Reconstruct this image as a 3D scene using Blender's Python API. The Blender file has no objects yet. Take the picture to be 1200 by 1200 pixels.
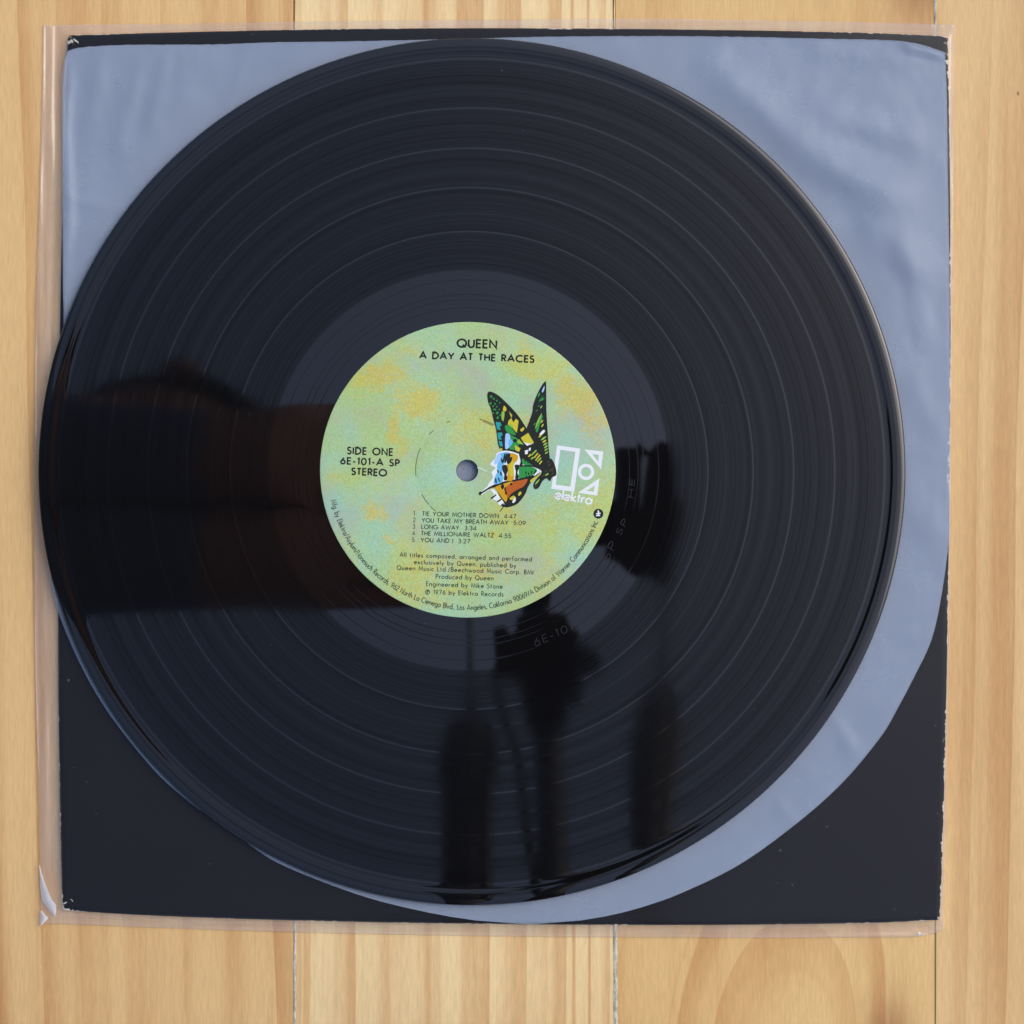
import bpy, bmesh, math, random
from mathutils import Vector, noise as mnoise

# ----------------------------------------------------------------------------
# camera, sky, sun, exposure
# ----------------------------------------------------------------------------
S = bpy.context.scene
COL = S.collection
H = 0.62                    # camera height above the table top
K = 0.0003015               # metres per photo pixel on the table top
R_ = math.radians

cam_d = bpy.data.cameras.new("camera")
cam_d.sensor_width = 36.0
cam_d.lens = 36.0 * H / (1200 * K)
cam_d.clip_start = 0.01
cam_d.clip_end = 200.0
cam_d.dof.use_dof = True
cam_d.dof.focus_distance = H - 0.006
cam_d.dof.aperture_fstop = 20.0
cam = bpy.data.objects.new("camera", cam_d)
cam.location = (0, 0, H)
COL.objects.link(cam)
S.camera = cam

SUN_EL, SUN_AZ = 50.0, 24.0          # azimuth counted from +x towards +y
world = bpy.data.worlds.new("World")
S.world = world
world.use_nodes = True
wn = world.node_tree
bg = wn.nodes["Background"]
sky = wn.nodes.new("ShaderNodeTexSky")
sky.sky_type = 'NISHITA'
sky.sun_disc = False
sky.sun_elevation = R_(SUN_EL)
sky.sun_rotation = R_(90 - SUN_AZ)
sky.air_density = 1.0
sky.dust_density = 3.2
sky.ozone_density = 2.5
wn.links.new(sky.outputs[0], bg.inputs[0])
bg.inputs[1].default_value = 0.15

sun_d = bpy.data.lights.new("sun", 'SUN')
sun_d.energy = 0.55
sun_d.angle = R_(52)
sun_d.color = (1.0, 0.93, 0.84)
sun = bpy.data.objects.new("sun", sun_d)
COL.objects.link(sun)
sdir = Vector((math.cos(R_(SUN_EL)) * math.cos(R_(SUN_AZ)), math.cos(R_(SUN_EL)) * math.sin(R_(SUN_AZ)), math.sin(R_(SUN_EL))))
sun.rotation_euler = sdir.to_track_quat('Z', 'Y').to_euler()

S.view_settings.view_transform = 'Standard'
S.view_settings.look = 'None'
S.view_settings.gamma = 1
S.view_settings.exposure = 0.38

# ----------------------------------------------------------------------------
# helpers
# ----------------------------------------------------------------------------
def lin(r, g, b):
    f = lambda c: c / 12.92 if c <= 0.04045 else ((c + 0.055) / 1.055) ** 2.4
    return (f(r / 255), f(g / 255), f(b / 255), 1.0)

def at(px, py, z):
    """the point at height z that stands over the photo position px, py"""
    s = K * (H - z) / H
    return Vector(((px - 600) * s, -(py - 600) * s, z))

def sstep(a, b, x):
    t = max(0.0, min(1.0, (x - a) / (b - a)))
    return t * t * (3 - 2 * t)

def tag(o, label=None, cat=None, group=None, kind=None):
    if label: o["label"] = label
    if cat: o["category"] = cat
    if group: o["group"] = group
    if kind: o["kind"] = kind
    return o

def root_of(o):
    while o.parent: o = o.parent
    return o

def thing(name, loc, label, cat, group=None):
    o = bpy.data.objects.new(name, None)
    o.empty_display_size = 0.02
    COL.objects.link(o)
    o.location = loc
    return tag(o, label, cat, group)

def obj(name, verts, faces, mats, parent=None, smooth=False, mi=None, attrs=None):
    """ONE mesh object from world coordinates, hung under its thing or part"""
    base = Vector(root_of(parent).location) if parent else Vector((0, 0, 0))
    me = bpy.data.meshes.new(name)
    me.from_pydata([tuple(Vector(v) - base) for v in verts], [], faces)
    if not isinstance(mats, (list, tuple)): mats = [mats]
    for m in mats: me.materials.append(m)
    if mi: me.polygons.foreach_set("material_index", mi)
    if smooth: me.polygons.foreach_set("use_smooth", [True] * len(me.polygons))
    if attrs:
        for an, vals in attrs.items():
            a = me.attributes.new(an, 'FLOAT', 'POINT')
            a.data.foreach_set("value", vals)
    me.update()
    o = bpy.data.objects.new(name, me)
    COL.objects.link(o)
    if parent: o.parent = parent
    return o

class NT:
    """a small wrapper to write node materials briefly"""
    def __init__(self, name):
        self.m = bpy.data.materials.new(name)
        self.m.use_nodes = True
        self.t = self.m.node_tree
        self.t.nodes.clear()
        self.out = self.t.nodes.new("ShaderNodeOutputMaterial")
    def n(self, typ, ins=None, **props):
        nd = self.t.nodes.new("ShaderNode" + typ)
        for k, v in props.items(): setattr(nd, k, v)
        for k, v in (ins or {}).items(): self.set(nd.inputs[k], v)
        return nd
    def set(self, sock, v):
        if isinstance(v, bpy.types.NodeSocket): self.t.links.new(v, sock)
        elif isinstance(v, bpy.types.Node): self.t.links.new(v.outputs[0], sock)
        else: sock.default_value = v
    def math(self, op, a, b=None, c=None, clamp=False):
        nd = self.n("Math", operation=op, use_clamp=clamp)
        self.set(nd.inputs[0], a)
        if b is not None: self.set(nd.inputs[1], b)
        if c is not None: self.set(nd.inputs[2], c)
        return nd.outputs[0]
    def ss(self, a, b, x, lo=0.0, hi=1.0):
        nd = self.n("MapRange", interpolation_type='SMOOTHSTEP')
        for i, v in enumerate((x, a, b, lo, hi)): self.set(nd.inputs[i], v)
        return nd.outputs[0]
    def mix(self, f, a, b, blend='MIX'):
        nd = self.n("Mix", data_type='RGBA', blend_type=blend)
        self.set(nd.inputs[0], f); self.set(nd.inputs[6], a); self.set(nd.inputs[7], b)
        return nd.outputs[2]
    def scale(self, vec, s):
        nd = self.n("VectorMath", operation='MULTIPLY')
        self.set(nd.inputs[0], vec); self.set(nd.inputs[1], s)
        return nd.outputs[0]
    def add(self, vec, s):
        nd = self.n("VectorMath", operation='ADD')
        self.set(nd.inputs[0], vec); self.set(nd.inputs[1], s)
        return nd.outputs[0]
    def noise(self, vec, scale=1.0, detail=2.0, rough=0.5, dist=0.0):
        nd = self.n("TexNoise", {"Vector": vec, "Scale": scale, "Detail": detail, "Roughness": rough, "Distortion": dist})
        return nd.outputs[0]
    def noise1(self, w, scale=1.0, detail=2.0, rough=0.5):
        nd = self.n("TexNoise", {"W": w, "Scale": scale, "Detail": detail, "Roughness": rough}, noise_dimensions='1D')
        return nd.outputs[0]
    def coord(self, which="Object"):
        return self.n("TexCoord").outputs[which]
    def principled(self, **ins):
        nd = self.n("BsdfPrincipled", {k.replace("_", " "): v for k, v in ins.items()})
        self.t.links.new(nd.outputs[0], self.out.inputs[0])
        return nd

def flat(name, col, rough=0.6, spec=0.3):
    a = NT(name)
    a.principled(Base_Color=col, Roughness=rough, Specular_IOR_Level=spec)
    return a.m

# ----------------------------------------------------------------------------
# wood of the table
# ----------------------------------------------------------------------------
def wood(name, pale, late, x0, depth, slope, freq, seed, knots=(), late_amt=1.0, bend=0.009, lines=(), shear=0.0):
    a = NT(name)
    co = a.coord()
    sep = a.n("SeparateXYZ", {0: co})
    x, y = sep.outputs[0], sep.outputs[1]
    seedv = a.add(co, (seed * 1.7, seed * 3.1, seed))
    # slow wander of the grain along the board
    wob = a.noise(a.scale(seedv, (4.0, 2.2, 1.0)), 1.0, 2.0, 0.5)
    wob = a.math('MULTIPLY', a.math('SUBTRACT', wob, 0.5), bend * 2)
    kn_dark = None
    xx = a.math('ADD', a.math('SUBTRACT', a.math('ADD', x, a.math('MULTIPLY', y, shear)), x0), wob)
    for (kx, ky, kr, ks) in knots:      # the grain swells round a knot
        dx = a.math('SUBTRACT', x, kx); dy = a.math('SUBTRACT', y, ky)
        d2 = a.math('ADD', a.math('MULTIPLY', dx, dx), a.math('MULTIPLY', a.math('MULTIPLY', dy, dy), 0.35))
        g = a.math('EXPONENT', a.math('DIVIDE', a.math('MULTIPLY', d2, -1.0), kr * kr * 4))
        xx = a.math('ADD', xx, a.math('MULTIPLY', g, ks))
        g2 = a.math('EXPONENT', a.math('DIVIDE', a.math('MULTIPLY', d2, -1.0), kr * kr))
        kn_dark = g2 if kn_dark is None else a.math('MAXIMUM', kn_dark, g2)
    zz = a.math('MULTIPLY', a.math('TANH', a.math('DIVIDE', a.math('MULTIPLY_ADD', y, slope, depth), 0.07)), 0.07)
    x = a.math('ADD', x, a.math('MULTIPLY', y, shear))
    zz = a.math('ADD', zz, a.math('MULTIPLY', a.math('SUBTRACT', a.noise(a.scale(seedv, (1.0, 6.0, 1.0)), 1.0, 2.0), 0.5), 0.012))
    d = a.math('SQRT', a.math('ADD', a.math('MULTIPLY', xx, xx), a.math('MULTIPLY', zz, zz)))
    # years of different width
    dn = a.noise1(a.math('ADD', d, seed * 0.37), 60.0, 3.0, 0.6)
    ph = a.math('MULTIPLY', a.math('ADD', d, a.math('MULTIPLY', dn, 0.024)), freq)
    t = a.math('FRACT', ph)
    up = a.ss(0.35, 0.93, t)
    dnw = a.ss(0.945, 1.0, t, 1.0, 0.0)
    ring = a.math('MULTIPLY', up, dnw)
    per = a.n("TexWhiteNoise", {"W": a.math('ADD', a.math('FLOOR', ph), seed * 7.0)}, noise_dimensions='1D').outputs[0]
    ring = a.math('MULTIPLY', ring, a.math('MULTIPLY_ADD', per, 0.85, 0.2))
    # long soft streaks, fibres
    streak = a.noise(a.add(a.scale(seedv, (80.0, 2.6, 1.0)), (0, 0, 2.0)), 1.0, 4.0, 0.6)
    fib = a.noise(a.scale(seedv, (1300.0, 130.0, 1.0)), 1.0, 3.0, 0.65)
    fib2 = a.noise(a.scale(seedv, (360.0, 14.0, 1.0)), 1.0, 3.0, 0.6)
    blot = a.noise(a.scale(seedv, (16.0, 6.0, 1.0)), 1.0, 3.0, 0.5)
    f = a.math('MULTIPLY', ring, 0.66 * late_amt)
    f = a.math('ADD', f, a.math('MULTIPLY', a.ss(0.44, 0.70, streak), 0.30))
    f = a.math('ADD', f, a.math('MULTIPLY', a.math('SUBTRACT', blot, 0.5), 0.8))
    f = a.math('ADD', f, a.math('MULTIPLY', a.math('SUBTRACT', fib2, 0.5), 0.42))
    for (lx, lw, la) in lines:           # single sharp dark growth lines
        l = a.math('ABSOLUTE', a.math('SUBTRACT', a.math('ADD', x, a.math('MULTIPLY', wob, 0.4)), lx))
        f = a.math('ADD', f, a.ss(0.0, lw, l, la, 0.0))
    f = a.math('MAXIMUM', a.math('MINIMUM', f, 1.1), 0.0)
    col = a.mix(f, pale, late)
    if kn_dark is not None:
        col = a.mix(a.math('MULTIPLY', kn_dark, a.math('MULTIPLY_ADD', fib2, 0.6, 0.35)), col, lin(146, 86, 48))
    val = a.math('MULTIPLY_ADD', a.math('SUBTRACT', fib, 0.5), 0.40, 1.0)
    hs = a.n("HueSaturation", {"Color": col, "Value": val, "Saturation": 1.0})
    col = hs.outputs[0]
    # small dark slits and specks
    vo = a.n("TexVoronoi", {"Vector": a.scale(seedv, (110.0, 62.0, 0.0)), "Scale": 1.0, "Randomness": 1.0})
    pick = a.n("SeparateColor", {0: vo.outputs["Color"]})
    sp = a.math('MULTIPLY', a.ss(0.03, 0.07, vo.outputs["Distance"], 1.0, 0.0), a.math('GREATER_THAN', pick.outputs[0], 0.93))
    col = a.mix(a.math('MULTIPLY', sp, 0.75), col, lin(92, 62, 38))
    vo2 = a.n("TexVoronoi", {"Vector": a.scale(a.add(seedv, (0.3, 0.9, 0)), (480.0, 26.0, 0.0)), "Scale": 1.0})
    pick2 = a.n("SeparateColor", {0: vo2.outputs["Color"]})
    sl = a.math('MULTIPLY', a.ss(0.04, 0.2, vo2.outputs["Distance"], 1.0, 0.0), a.math('GREATER_THAN', pick2.outputs[1], 0.968))
    col = a.mix(a.math('MULTIPLY', sl, a.math('MULTIPLY', pick2.outputs[0], 0.75)), col, lin(132, 84, 50))
    rough = a.math('MULTIPLY_ADD', fib2, 0.16, 0.46)
    bp = a.n("Bump", {"Strength": 0.12, "Distance": 0.0004, "Height": a.math('ADD', fib, a.math('MULTIPLY', ring, -0.6))})
    a.principled(Base_Color=col, Roughness=rough, Specular_IOR_Level=0.28, Normal=bp.outputs[0])
    return a.m

PALE = lin(228, 188, 128)
LATE = lin(192, 136, 80)
table = thing("wooden_table", (0, 0, 0), "wide pine table top of long pale boards with filled seams lying under the record", "table")

def plank(cx, half, y0, y1, mat, seed):
    """one board: eased edges, upper face on z = 0"""
    rnd = random.Random(seed)
    th, e = 0.032, 0.0003
    prof = [(-half, -th), (-half, -e), (-half + e, -0.00005), (half - e, -0.00005), (half, -e), (half, -th)]
    n = 40
    vs, fs = [], []
    for j in range(n + 1):
        y = y0 + (y1 - y0) * j / n
        w = 0.00012 * mnoise.noise(Vector((seed, y * 40, 0)))
        for i, (x, z) in enumerate(prof):
            vs.append((cx + x + (w if i in (1, 2, 3, 4) else 0), y, z))
    m = len(prof)
    for j in range(n):
        for i in range(m):
            a, b = j * m + i, j * m + (i + 1) % m
            fs.append((a, a + m, b + m, b))
    fs.append(tuple(range(m)))
    fs.append(tuple(n * m + i for i in reversed(range(m))))
    o = obj("plank", [(x - cx, y, z) for x, y, z in vs], fs, mat, None)
    o.parent = table
    o.location = (cx, 0, 0)
    return o

BW = 375.7 * K
woods = [
    wood("pine_straight", PALE, LATE, 0.30, 0.05, 0.02, 62, 3.0, shear=0.03),
    wood("pine_pale", lin(243, 214, 157), lin(206, 152, 94), -0.42, 0.02, 0.01, 66, 8.0,
         lines=((0.0410, 0.0011, 0.7), (0.0465, 0.0008, 0.75), (-0.0105, 0.002, 0.4))),
    wood("pine_cathedral", lin(226, 187, 124), lin(198, 144, 86), 0.006, 0.125, 0.64, 50, 5.0,
         bend=0.006, knots=((0.040, -0.186, 0.009, 0.010), (0.052, 0.190, 0.012, -0.010))),
    wood("pine_banded", lin(225, 187, 129), lin(192, 140, 84), -0.36, 0.03, 0.015, 84, 11.0, late_amt=0.9, shear=-0.035),
]
filler_mat = NT("seam_filler")
fn = filler_mat.noise(filler_mat.scale(filler_mat.coord(), (900, 260, 900)), 1.0, 3.0, 0.6)
filler_mat.principled(Base_Color=filler_mat.mix(filler_mat.ss(0.35, 0.62, fn), lin(160, 152, 124), lin(212, 210, 194)), Roughness=0.8)
filler_mat = filler_mat.m
crack_mat = flat("dark_seam", lin(104, 78, 54), 0.9, 0.1)

seams = [344.8 + 375.7 * i for i in range(-1, 6)]
planks = []
wi = [3, 0, 1, 2, 3, 0, 1, 2]
edges = [seams[0] - 375.7] + seams
for i, x0 in enumerate(edges):
    cx = (x0 + 187.85 - 600) * K
    planks.append(plank(cx, BW / 2 - 0.00005, -0.62, 0.62, woods[{0: 2, 1: 0, 2: 1, 3: 2, 4: 3}.get(i, (i * 3) % 4)], i + 1))

def filler(parent, sx, y0, y1, wpx, seed, mat, z=-0.00012, step=0.0012):
    """an irregular bead of filler pressed into a seam"""
    vs, fs = [], []
    n = int(abs(y1 - y0) / step)
    for j in range(n + 1):
        y = y0 + (y1 - y0) * j / n
        a = mnoise.noise(Vector((seed, y * 90, 1.0))) + 0.6 * mnoise.noise(Vector((seed, y * 420, 5.0)))
        b = mnoise.noise(Vector((seed + 9, y * 90, 1.0))) + 0.6 * mnoise.noise(Vector((seed + 9, y * 420, 5.0)))
        wander = mnoise.noise(Vector((seed, y * 14, 9.0))) * 0.00045
        w = wpx * K / 2
        vs += [(sx + wander - w * (1 + 0.5 * a), y, z), (sx + wander, y, z + 0.0003), (sx + wander + w * (1 + 0.5 * b), y, z)]
    for j in range(n):
        for i in range(2):
            p = j * 3 + i
            fs.append((p, p + 1, p + 4, p + 3))
    me = bpy.data.meshes.new("seam_filler")
    me.from_pydata([(x - parent.location.x, y, zz) for x, y, zz in vs], [], fs)
    me.materials.append(mat)
    me.polygons.foreach_set("use_smooth", [True] * len(me.polygons))
    o = bpy.data.objects.new("seam_filler", me)
    COL.objects.link(o)
    o.parent = parent
    return o

# legs under the table and the ground they stand on
leg_wood = flat("plain_pine", PALE, 0.6, 0.2)
def box(name, lo, hi, mat, parent, b=0.004):
    (x0, y0, z0), (x1, y1, z1) = lo, hi
    vs = []
    for z, k in ((z0, b), (z0 + b, 0), (z1 - b, 0), (z1, b)):
        vs += [(x0 + k, y0 + k, z), (x1 - k, y0 + k, z), (x1 - k, y1 - k, z), (x0 + k, y1 - k, z)]
    fs = [(3, 2, 1, 0), (12, 13, 14, 15)]
    for j in range(3):
        for i in range(4):
            fs.append((j * 4 + i, j * 4 + (i + 1) % 4, j * 4 + 4 + (i + 1) % 4, j * 4 + 4 + i))
    return obj(name, vs, fs, mat, parent)
TX0, TX1 = (edges[0] - 600) * K, (edges[-1] + 375.7 - 600) * K
for lx in (TX0 + 0.03, TX1 - 0.10):
    for ly in (-0.58, 0.51):
        box("leg", (lx, ly, -0.75), (lx + 0.07, ly + 0.07, -0.0325), leg_wood, table)
gm = NT("pale_concrete")
gco = gm.coord()
gm.principled(Base_Color=gm.mix(gm.noise(gco, 1.3, 6.0, 0.6), lin(120, 116, 108), lin(160, 155, 146)), Roughness=0.9, Specular_IOR_Level=0.2)
ground = obj("ground", [(-80, -80, -0.752), (80, -80, -0.752), (80, 80, -0.752), (-80, 80, -0.752)], [(0, 1, 2, 3)], gm.m)
tag(ground, "pale concrete ground under the wooden table", "ground", None, "structure")

sx = [(s - 600) * K for s in seams]
filler(planks[1], sx[1] + 0.0003, -0.62, -0.140, 3.0, 2.0, filler_mat, 0.00002)
filler(planks[1], sx[1], -0.139, 0.62, 0.7, 4.0, crack_mat, -0.0002)
filler(planks[2], sx[2], -0.62, -0.140, 4.6, 6.0, filler_mat, 0.00002)
filler(planks[2], sx[2] - 0.0003, -0.139, 0.62, 1.7, 8.0, crack_mat, -0.0001)
filler(planks[3], sx[3], 0.10, 0.62, 2.4, 10.0, filler_mat, 0.00002)
filler(planks[3], sx[3] - 0.0001, -0.62, 0.0999, 0.6, 12.0, crack_mat, -0.0002)
for i in (0, 4, 5, 6):
    filler(planks[i], sx[i] if i < len(sx) else 0, -0.62, 0.62, 2.4, 20.0 + i, filler_mat, 0.0)

# ----------------------------------------------------------------------------
# outlines
# ----------------------------------------------------------------------------
def catmull(pts, n=12, closed=False):
    out = []
    m = len(pts)
    rng = range(m if closed else m - 1)
    for i in rng:
        g = (lambda k: pts[k % m]) if closed else (lambda k: pts[max(0, min(m - 1, k))])
        p0, p1, p2, p3 = g(i - 1), g(i), g(i + 1), g(i + 2)
        for j in range(n):
            t = j / n
            out.append(tuple(0.5 * (2 * b + (c - a) * t + (2 * a - 5 * b + 4 * c - d) * t * t + (3 * b - a - 3 * c + d) * t ** 3)
                             for a, b, c, d in zip(p0, p1, p2, p3)))
    if not closed: out.append(tuple(pts[-1]))
    return out

def sampler(pts):
    """piecewise smooth y(x) through points sorted in x"""
    c = catmull(pts, 16)
    def f(x):
        if x <= c[0][0]: return c[0][1]
        for (a, b), (d, e) in zip(c, c[1:]):
            if x <= d:
                return b + (e - b) * ((x - a) / (d - a) if d > a else 0)
        return c[-1][1]
    return f

# the jacket's four edges in photo positions
jTop = sampler([(78, 41.5), (200, 38), (400, 34), (600, 33), (800, 34.5), (1000, 38), (1112, 42.5)])
jBot = sampler([(70, 1066.5), (200, 1074), (400, 1080), (600, 1083), (800, 1084), (1000, 1082), (1104, 1078)])
jLef = sampler([(40, 79.5), (200, 74.5), (400, 70), (700, 68), (900, 69.5), (1068, 73)])
jRig = sampler([(40, 1111), (200, 1113.3), (400, 1114), (600, 1112.5), (800, 1109.5), (1000, 1104.5), (1080, 1101)])
JZ0, JZ1 = 0.0006, 0.0030

def jpos(u, v):
    """u, v in 0..1 over the jacket -> photo position"""
    px, py = 75 + 1032 * u, 40 + 1040 * v
    for _ in range(3):
        l, r = jLef(py), jRig(py)
        px = l + (r - l) * u
        t, b = jTop(px), jBot(px)
        py = t + (b - t) * v
    return px, py

def steps():
    a = [0, .0007, .0014, .0024, .0036, .005, .007, .010, .014, .02, .03]
    mid = [0.03 + 0.94 * i / 60 for i in range(1, 60)]
    return a + mid + [1 - q for q in reversed(a)]

def jacket_mesh():
    st = steps()
    n = len(st)
    vs, fs, ew = [], [], []
    rnd = random.Random(4)
    cr = 4.0                                   # corner rounding in pixels
    for v in st:
        for u in st:
            px, py = jpos(u, v)
            dl, dr, dt, db = u * 1036, (1 - u) * 1036, v * 1042, (1 - v) * 1042
            # rounded corners: pull the corner points in
            dx = min(dl, dr); dy = min(dt, db)
            if dx < cr and dy < cr:
                qx, qy = cr - dx, cr - dy
                l = math.hypot(qx, qy)
                m = max(qx, qy)
                f = m / l if l > 0 else 1
                nx, ny = cr - qx * f, cr - qy * f
                px += (nx - dx) * (1 if dl < dr else -1)
                py += (ny - dy) * (1 if dt < db else -1)
            edge = min(dl / 0.5, dr / 2.1, dt / 0.85, db / 0.6)
            cd = min(math.hypot(dl, dt) / 10, math.hypot(dr, dt) / 7, math.hypot(dl, db) / 9, math.hypot(dr, db) / 7)
            ew.append(min(edge, cd))
            sag = 0.00035 * sstep(0, 5, min(dx, dy))
            vs.append(at(px, py, JZ1 - 0.00035 + sag))
    for j in range(n - 1):
        for i in range(n - 1):
            a = j * n + i
            fs.append((a, a + n, a + n + 1, a + 1))
    mi = [0] * len(fs)
    loop = [i for i in range(n)] + [j * n + n - 1 for j in range(1, n)] + [(n - 1) * n + i for i in range(n - 2, -1, -1)] + [j * n for j in range(n - 2, 0, -1)]
    b0 = len(vs)
    for q in loop:
        p = vs[q]; vs.append((p[0], p[1], JZ0)); ew.append(0.4)
    for i in range(len(loop)):
        k = (i + 1) % len(loop)
        fs.append((loop[i], loop[k], b0 + k, b0 + i)); mi.append(0)
    fs.append(tuple(b0 + i for i in reversed(range(len(loop))))); mi.append(0)
    return vs, fs, mi, ew

def jacket_material():
    a = NT("black_card")
    co = a.coord()
    ew = a.n("Attribute", attribute_name="wear").outputs["Fac"]
    n1 = a.noise(co, 420.0, 4.0, 0.65)
    n2 = a.noise(co, 34.0, 3.0, 0.6)
    amt = a.math('MULTIPLY', a.ss(0.42, 0.78, n1, 0.0, 1.0), a.ss(0.42, 0.70, n2, 0.1, 2.3))
    worn = a.ss(-0.12, 0.12, a.math('SUBTRACT', a.math('MULTIPLY', amt, 1.5), ew))
    fine = a.noise(co, 1500.0, 3.0, 0.6)
    cloud = a.noise(co, 14.0, 4.0, 0.55)
    base = a.mix(a.math('MULTIPLY', fine, cloud), lin(13, 13, 16), lin(31, 31, 36))
    # dust and short pale scuffs
    cow = a.add(a.scale(a.n("TexNoise", {"Vector": co, "Scale": 900.0}).outputs["Color"], (0.0022, 0.0022, 0.0)), co)
    vo = a.n("TexVoronoi", {"Vector": a.scale(cow, (1.0, 0.55, 1.0)), "Scale": 240.0})
    pk = a.n("SeparateColor", {0: vo.outputs["Color"]})
    du = a.math('MULTIPLY', a.ss(0.04, 0.10, vo.outputs["Distance"], 1.0, 0.0), a.math('GREATER_THAN', pk.outputs[0], 0.93))
    vo2 = a.n("TexVoronoi", {"Vector": cow, "Scale": 620.0})
    pk2 = a.n("SeparateColor", {0: vo2.outputs["Color"]})
    thr = a.ss(0.40, 0.75, cloud, 0.995, 0.90)
    du2 = a.math('MULTIPLY', a.ss(0.08, 0.2, vo2.outputs["Distance"], 1.0, 0.0), a.math('GREATER_THAN', pk2.outputs[1], thr))
    dust = a.math('MAXIMUM', a.math('MULTIPLY', du, a.math('MULTIPLY', pk.outputs[1], 0.42)), a.math('MULTIPLY', du2, 0.2))
    base = a.mix(dust, base, lin(190, 195, 205))
    col = a.mix(worn, base, a.mix(n1, lin(176, 166, 148), lin(226, 218, 202)))
    bp = a.n("Bump", {"Strength": 0.05, "Distance": 0.0002, "Height": a.math('ADD', fine, a.math('MULTIPLY', worn, -1.0))})
    a.principled(Base_Color=col, Roughness=a.math('MULTIPLY_ADD', worn, 0.3, 0.5), Specular_IOR_Level=0.16, Normal=bp.outputs[0])
    return a.m

vs, fs, mi, ew = jacket_mesh()
jroot = thing("album_jacket", (0, 0, JZ0), "square black card album jacket with worn pale edges and corners inside the clear bag", "record jacket")
obj("cover", vs, fs, [jacket_material()], jroot, True, mi, {"wear": ew})

# ----------------------------------------------------------------------------
# clear outer bag round the jacket
# ----------------------------------------------------------------------------
oTop = sampler([(46, 29.5), (200, 27.5), (400, 24.5), (700, 22), (900, 23.5), (1119, 28.5)])
oBot = sampler([(46, 1083.5), (75, 1083), (200, 1088), (400, 1094), (600, 1097.5), (800, 1099), (1000, 1099), (1080, 1097.5), (1110, 1087)])
oLef = sampler([(28, 50), (150, 48), (300, 43.5), (450, 41), (650, 40), (800, 41.5), (950, 46), (1085, 48)])
oRig = sampler([(28, 1119), (200, 1118.5), (400, 1117.2), (600, 1115), (800, 1112.5), (950, 1109), (1088, 1106)])

def opos(u, v):
    px, py = 45 + 1070 * u, 28 + 1065 * v
    for _ in range(3):
        l, r = oLef(py), oRig(py)
        px = l + (r - l) * u
        t, b = oTop(px), oBot(px)
        py = t + (b - t) * v
    return px, py

def bag_mesh():
    st = [0, .001, .002, .0035, .005, .0075, .010, .0125, .015, .0175, .02, .0225, .025, .0275, .03, .034, .04, .05]
    st = st + [0.05 + 0.9 * i / 90 for i in range(1, 90)] + [1 - q for q in reversed(st)]
    n = len(st)
    vs, fs, hz = [], [], []
    for v in st:
        for u in st:
            px, py = opos(u, v)
            out = max(jLef(py) - px, px - jRig(py), jTop(px) - py, py - jBot(px))    # pixels beyond the card
            z_in = JZ1 + 0.00016
            t = sstep(0.0, 11.0, out)
            z = z_in + (0.00055 - z_in) * t
            q = Vector((px * 0.02, py * 0.02, 0))
            if out > 0.5:
                along = mnoise.noise(Vector((px * 0.012, py * 0.012, 3.0)))
                rip = mnoise.noise(Vector((px * 0.16, py * 0.008, 7.0))) if (px < 90) else mnoise.noise(Vector((px * 0.006, py * 0.19, 7.0)))
                if px > 1090: rip = mnoise.noise(Vector((px * 0.3, py * 0.01, 2.0)))
                w = sstep(0.5, 5, out)
                z += w * (0.0008 * (rip + 0.25) + 0.0003 * along)
                # the left margin bellies up a little, most in the middle of its length
                if px < 90:
                    z += w * 0.0011 * sstep(120, 420, py) * (1 - 0.6 * sstep(900, 1060, py)) * math.sin(min(1.0, out / 26.0) * math.pi) ** 1.4
                z = max(z, 0.00045)
            if u in (0, 1) or v in (0, 1): z = 0.0004 + (0.0007 * sstep(200, 500, py) if u == 0 else 0)
            vs.append(at(px, py, z)); hz.append(0.035 + 0.965 * sstep(-1.0, 2.5, out))
    for j in range(n - 1):
        for i in range(n - 1):
            a = j * n + i
            fs.append((a, a + n, a + n + 1, a + 1))
    loop = [i for i in range(n)] + [j * n + n - 1 for j in range(1, n)] + [(n - 1) * n + i for i in range(n - 2, -1, -1)] + [j * n for j in range(n - 2, 0, -1)]
    b0 = len(vs)
    for q in loop:
        p = vs[q]; vs.append((p[0], p[1], 0.00022)); hz.append(0.12)
    for i in range(len(loop)):
        k = (i + 1) % len(loop)
        fs.append((loop[i], loop[k], b0 + k, b0 + i))
    fs.append(tuple(b0 + i for i in reversed(range(len(loop)))))
    return vs, fs, hz

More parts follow.
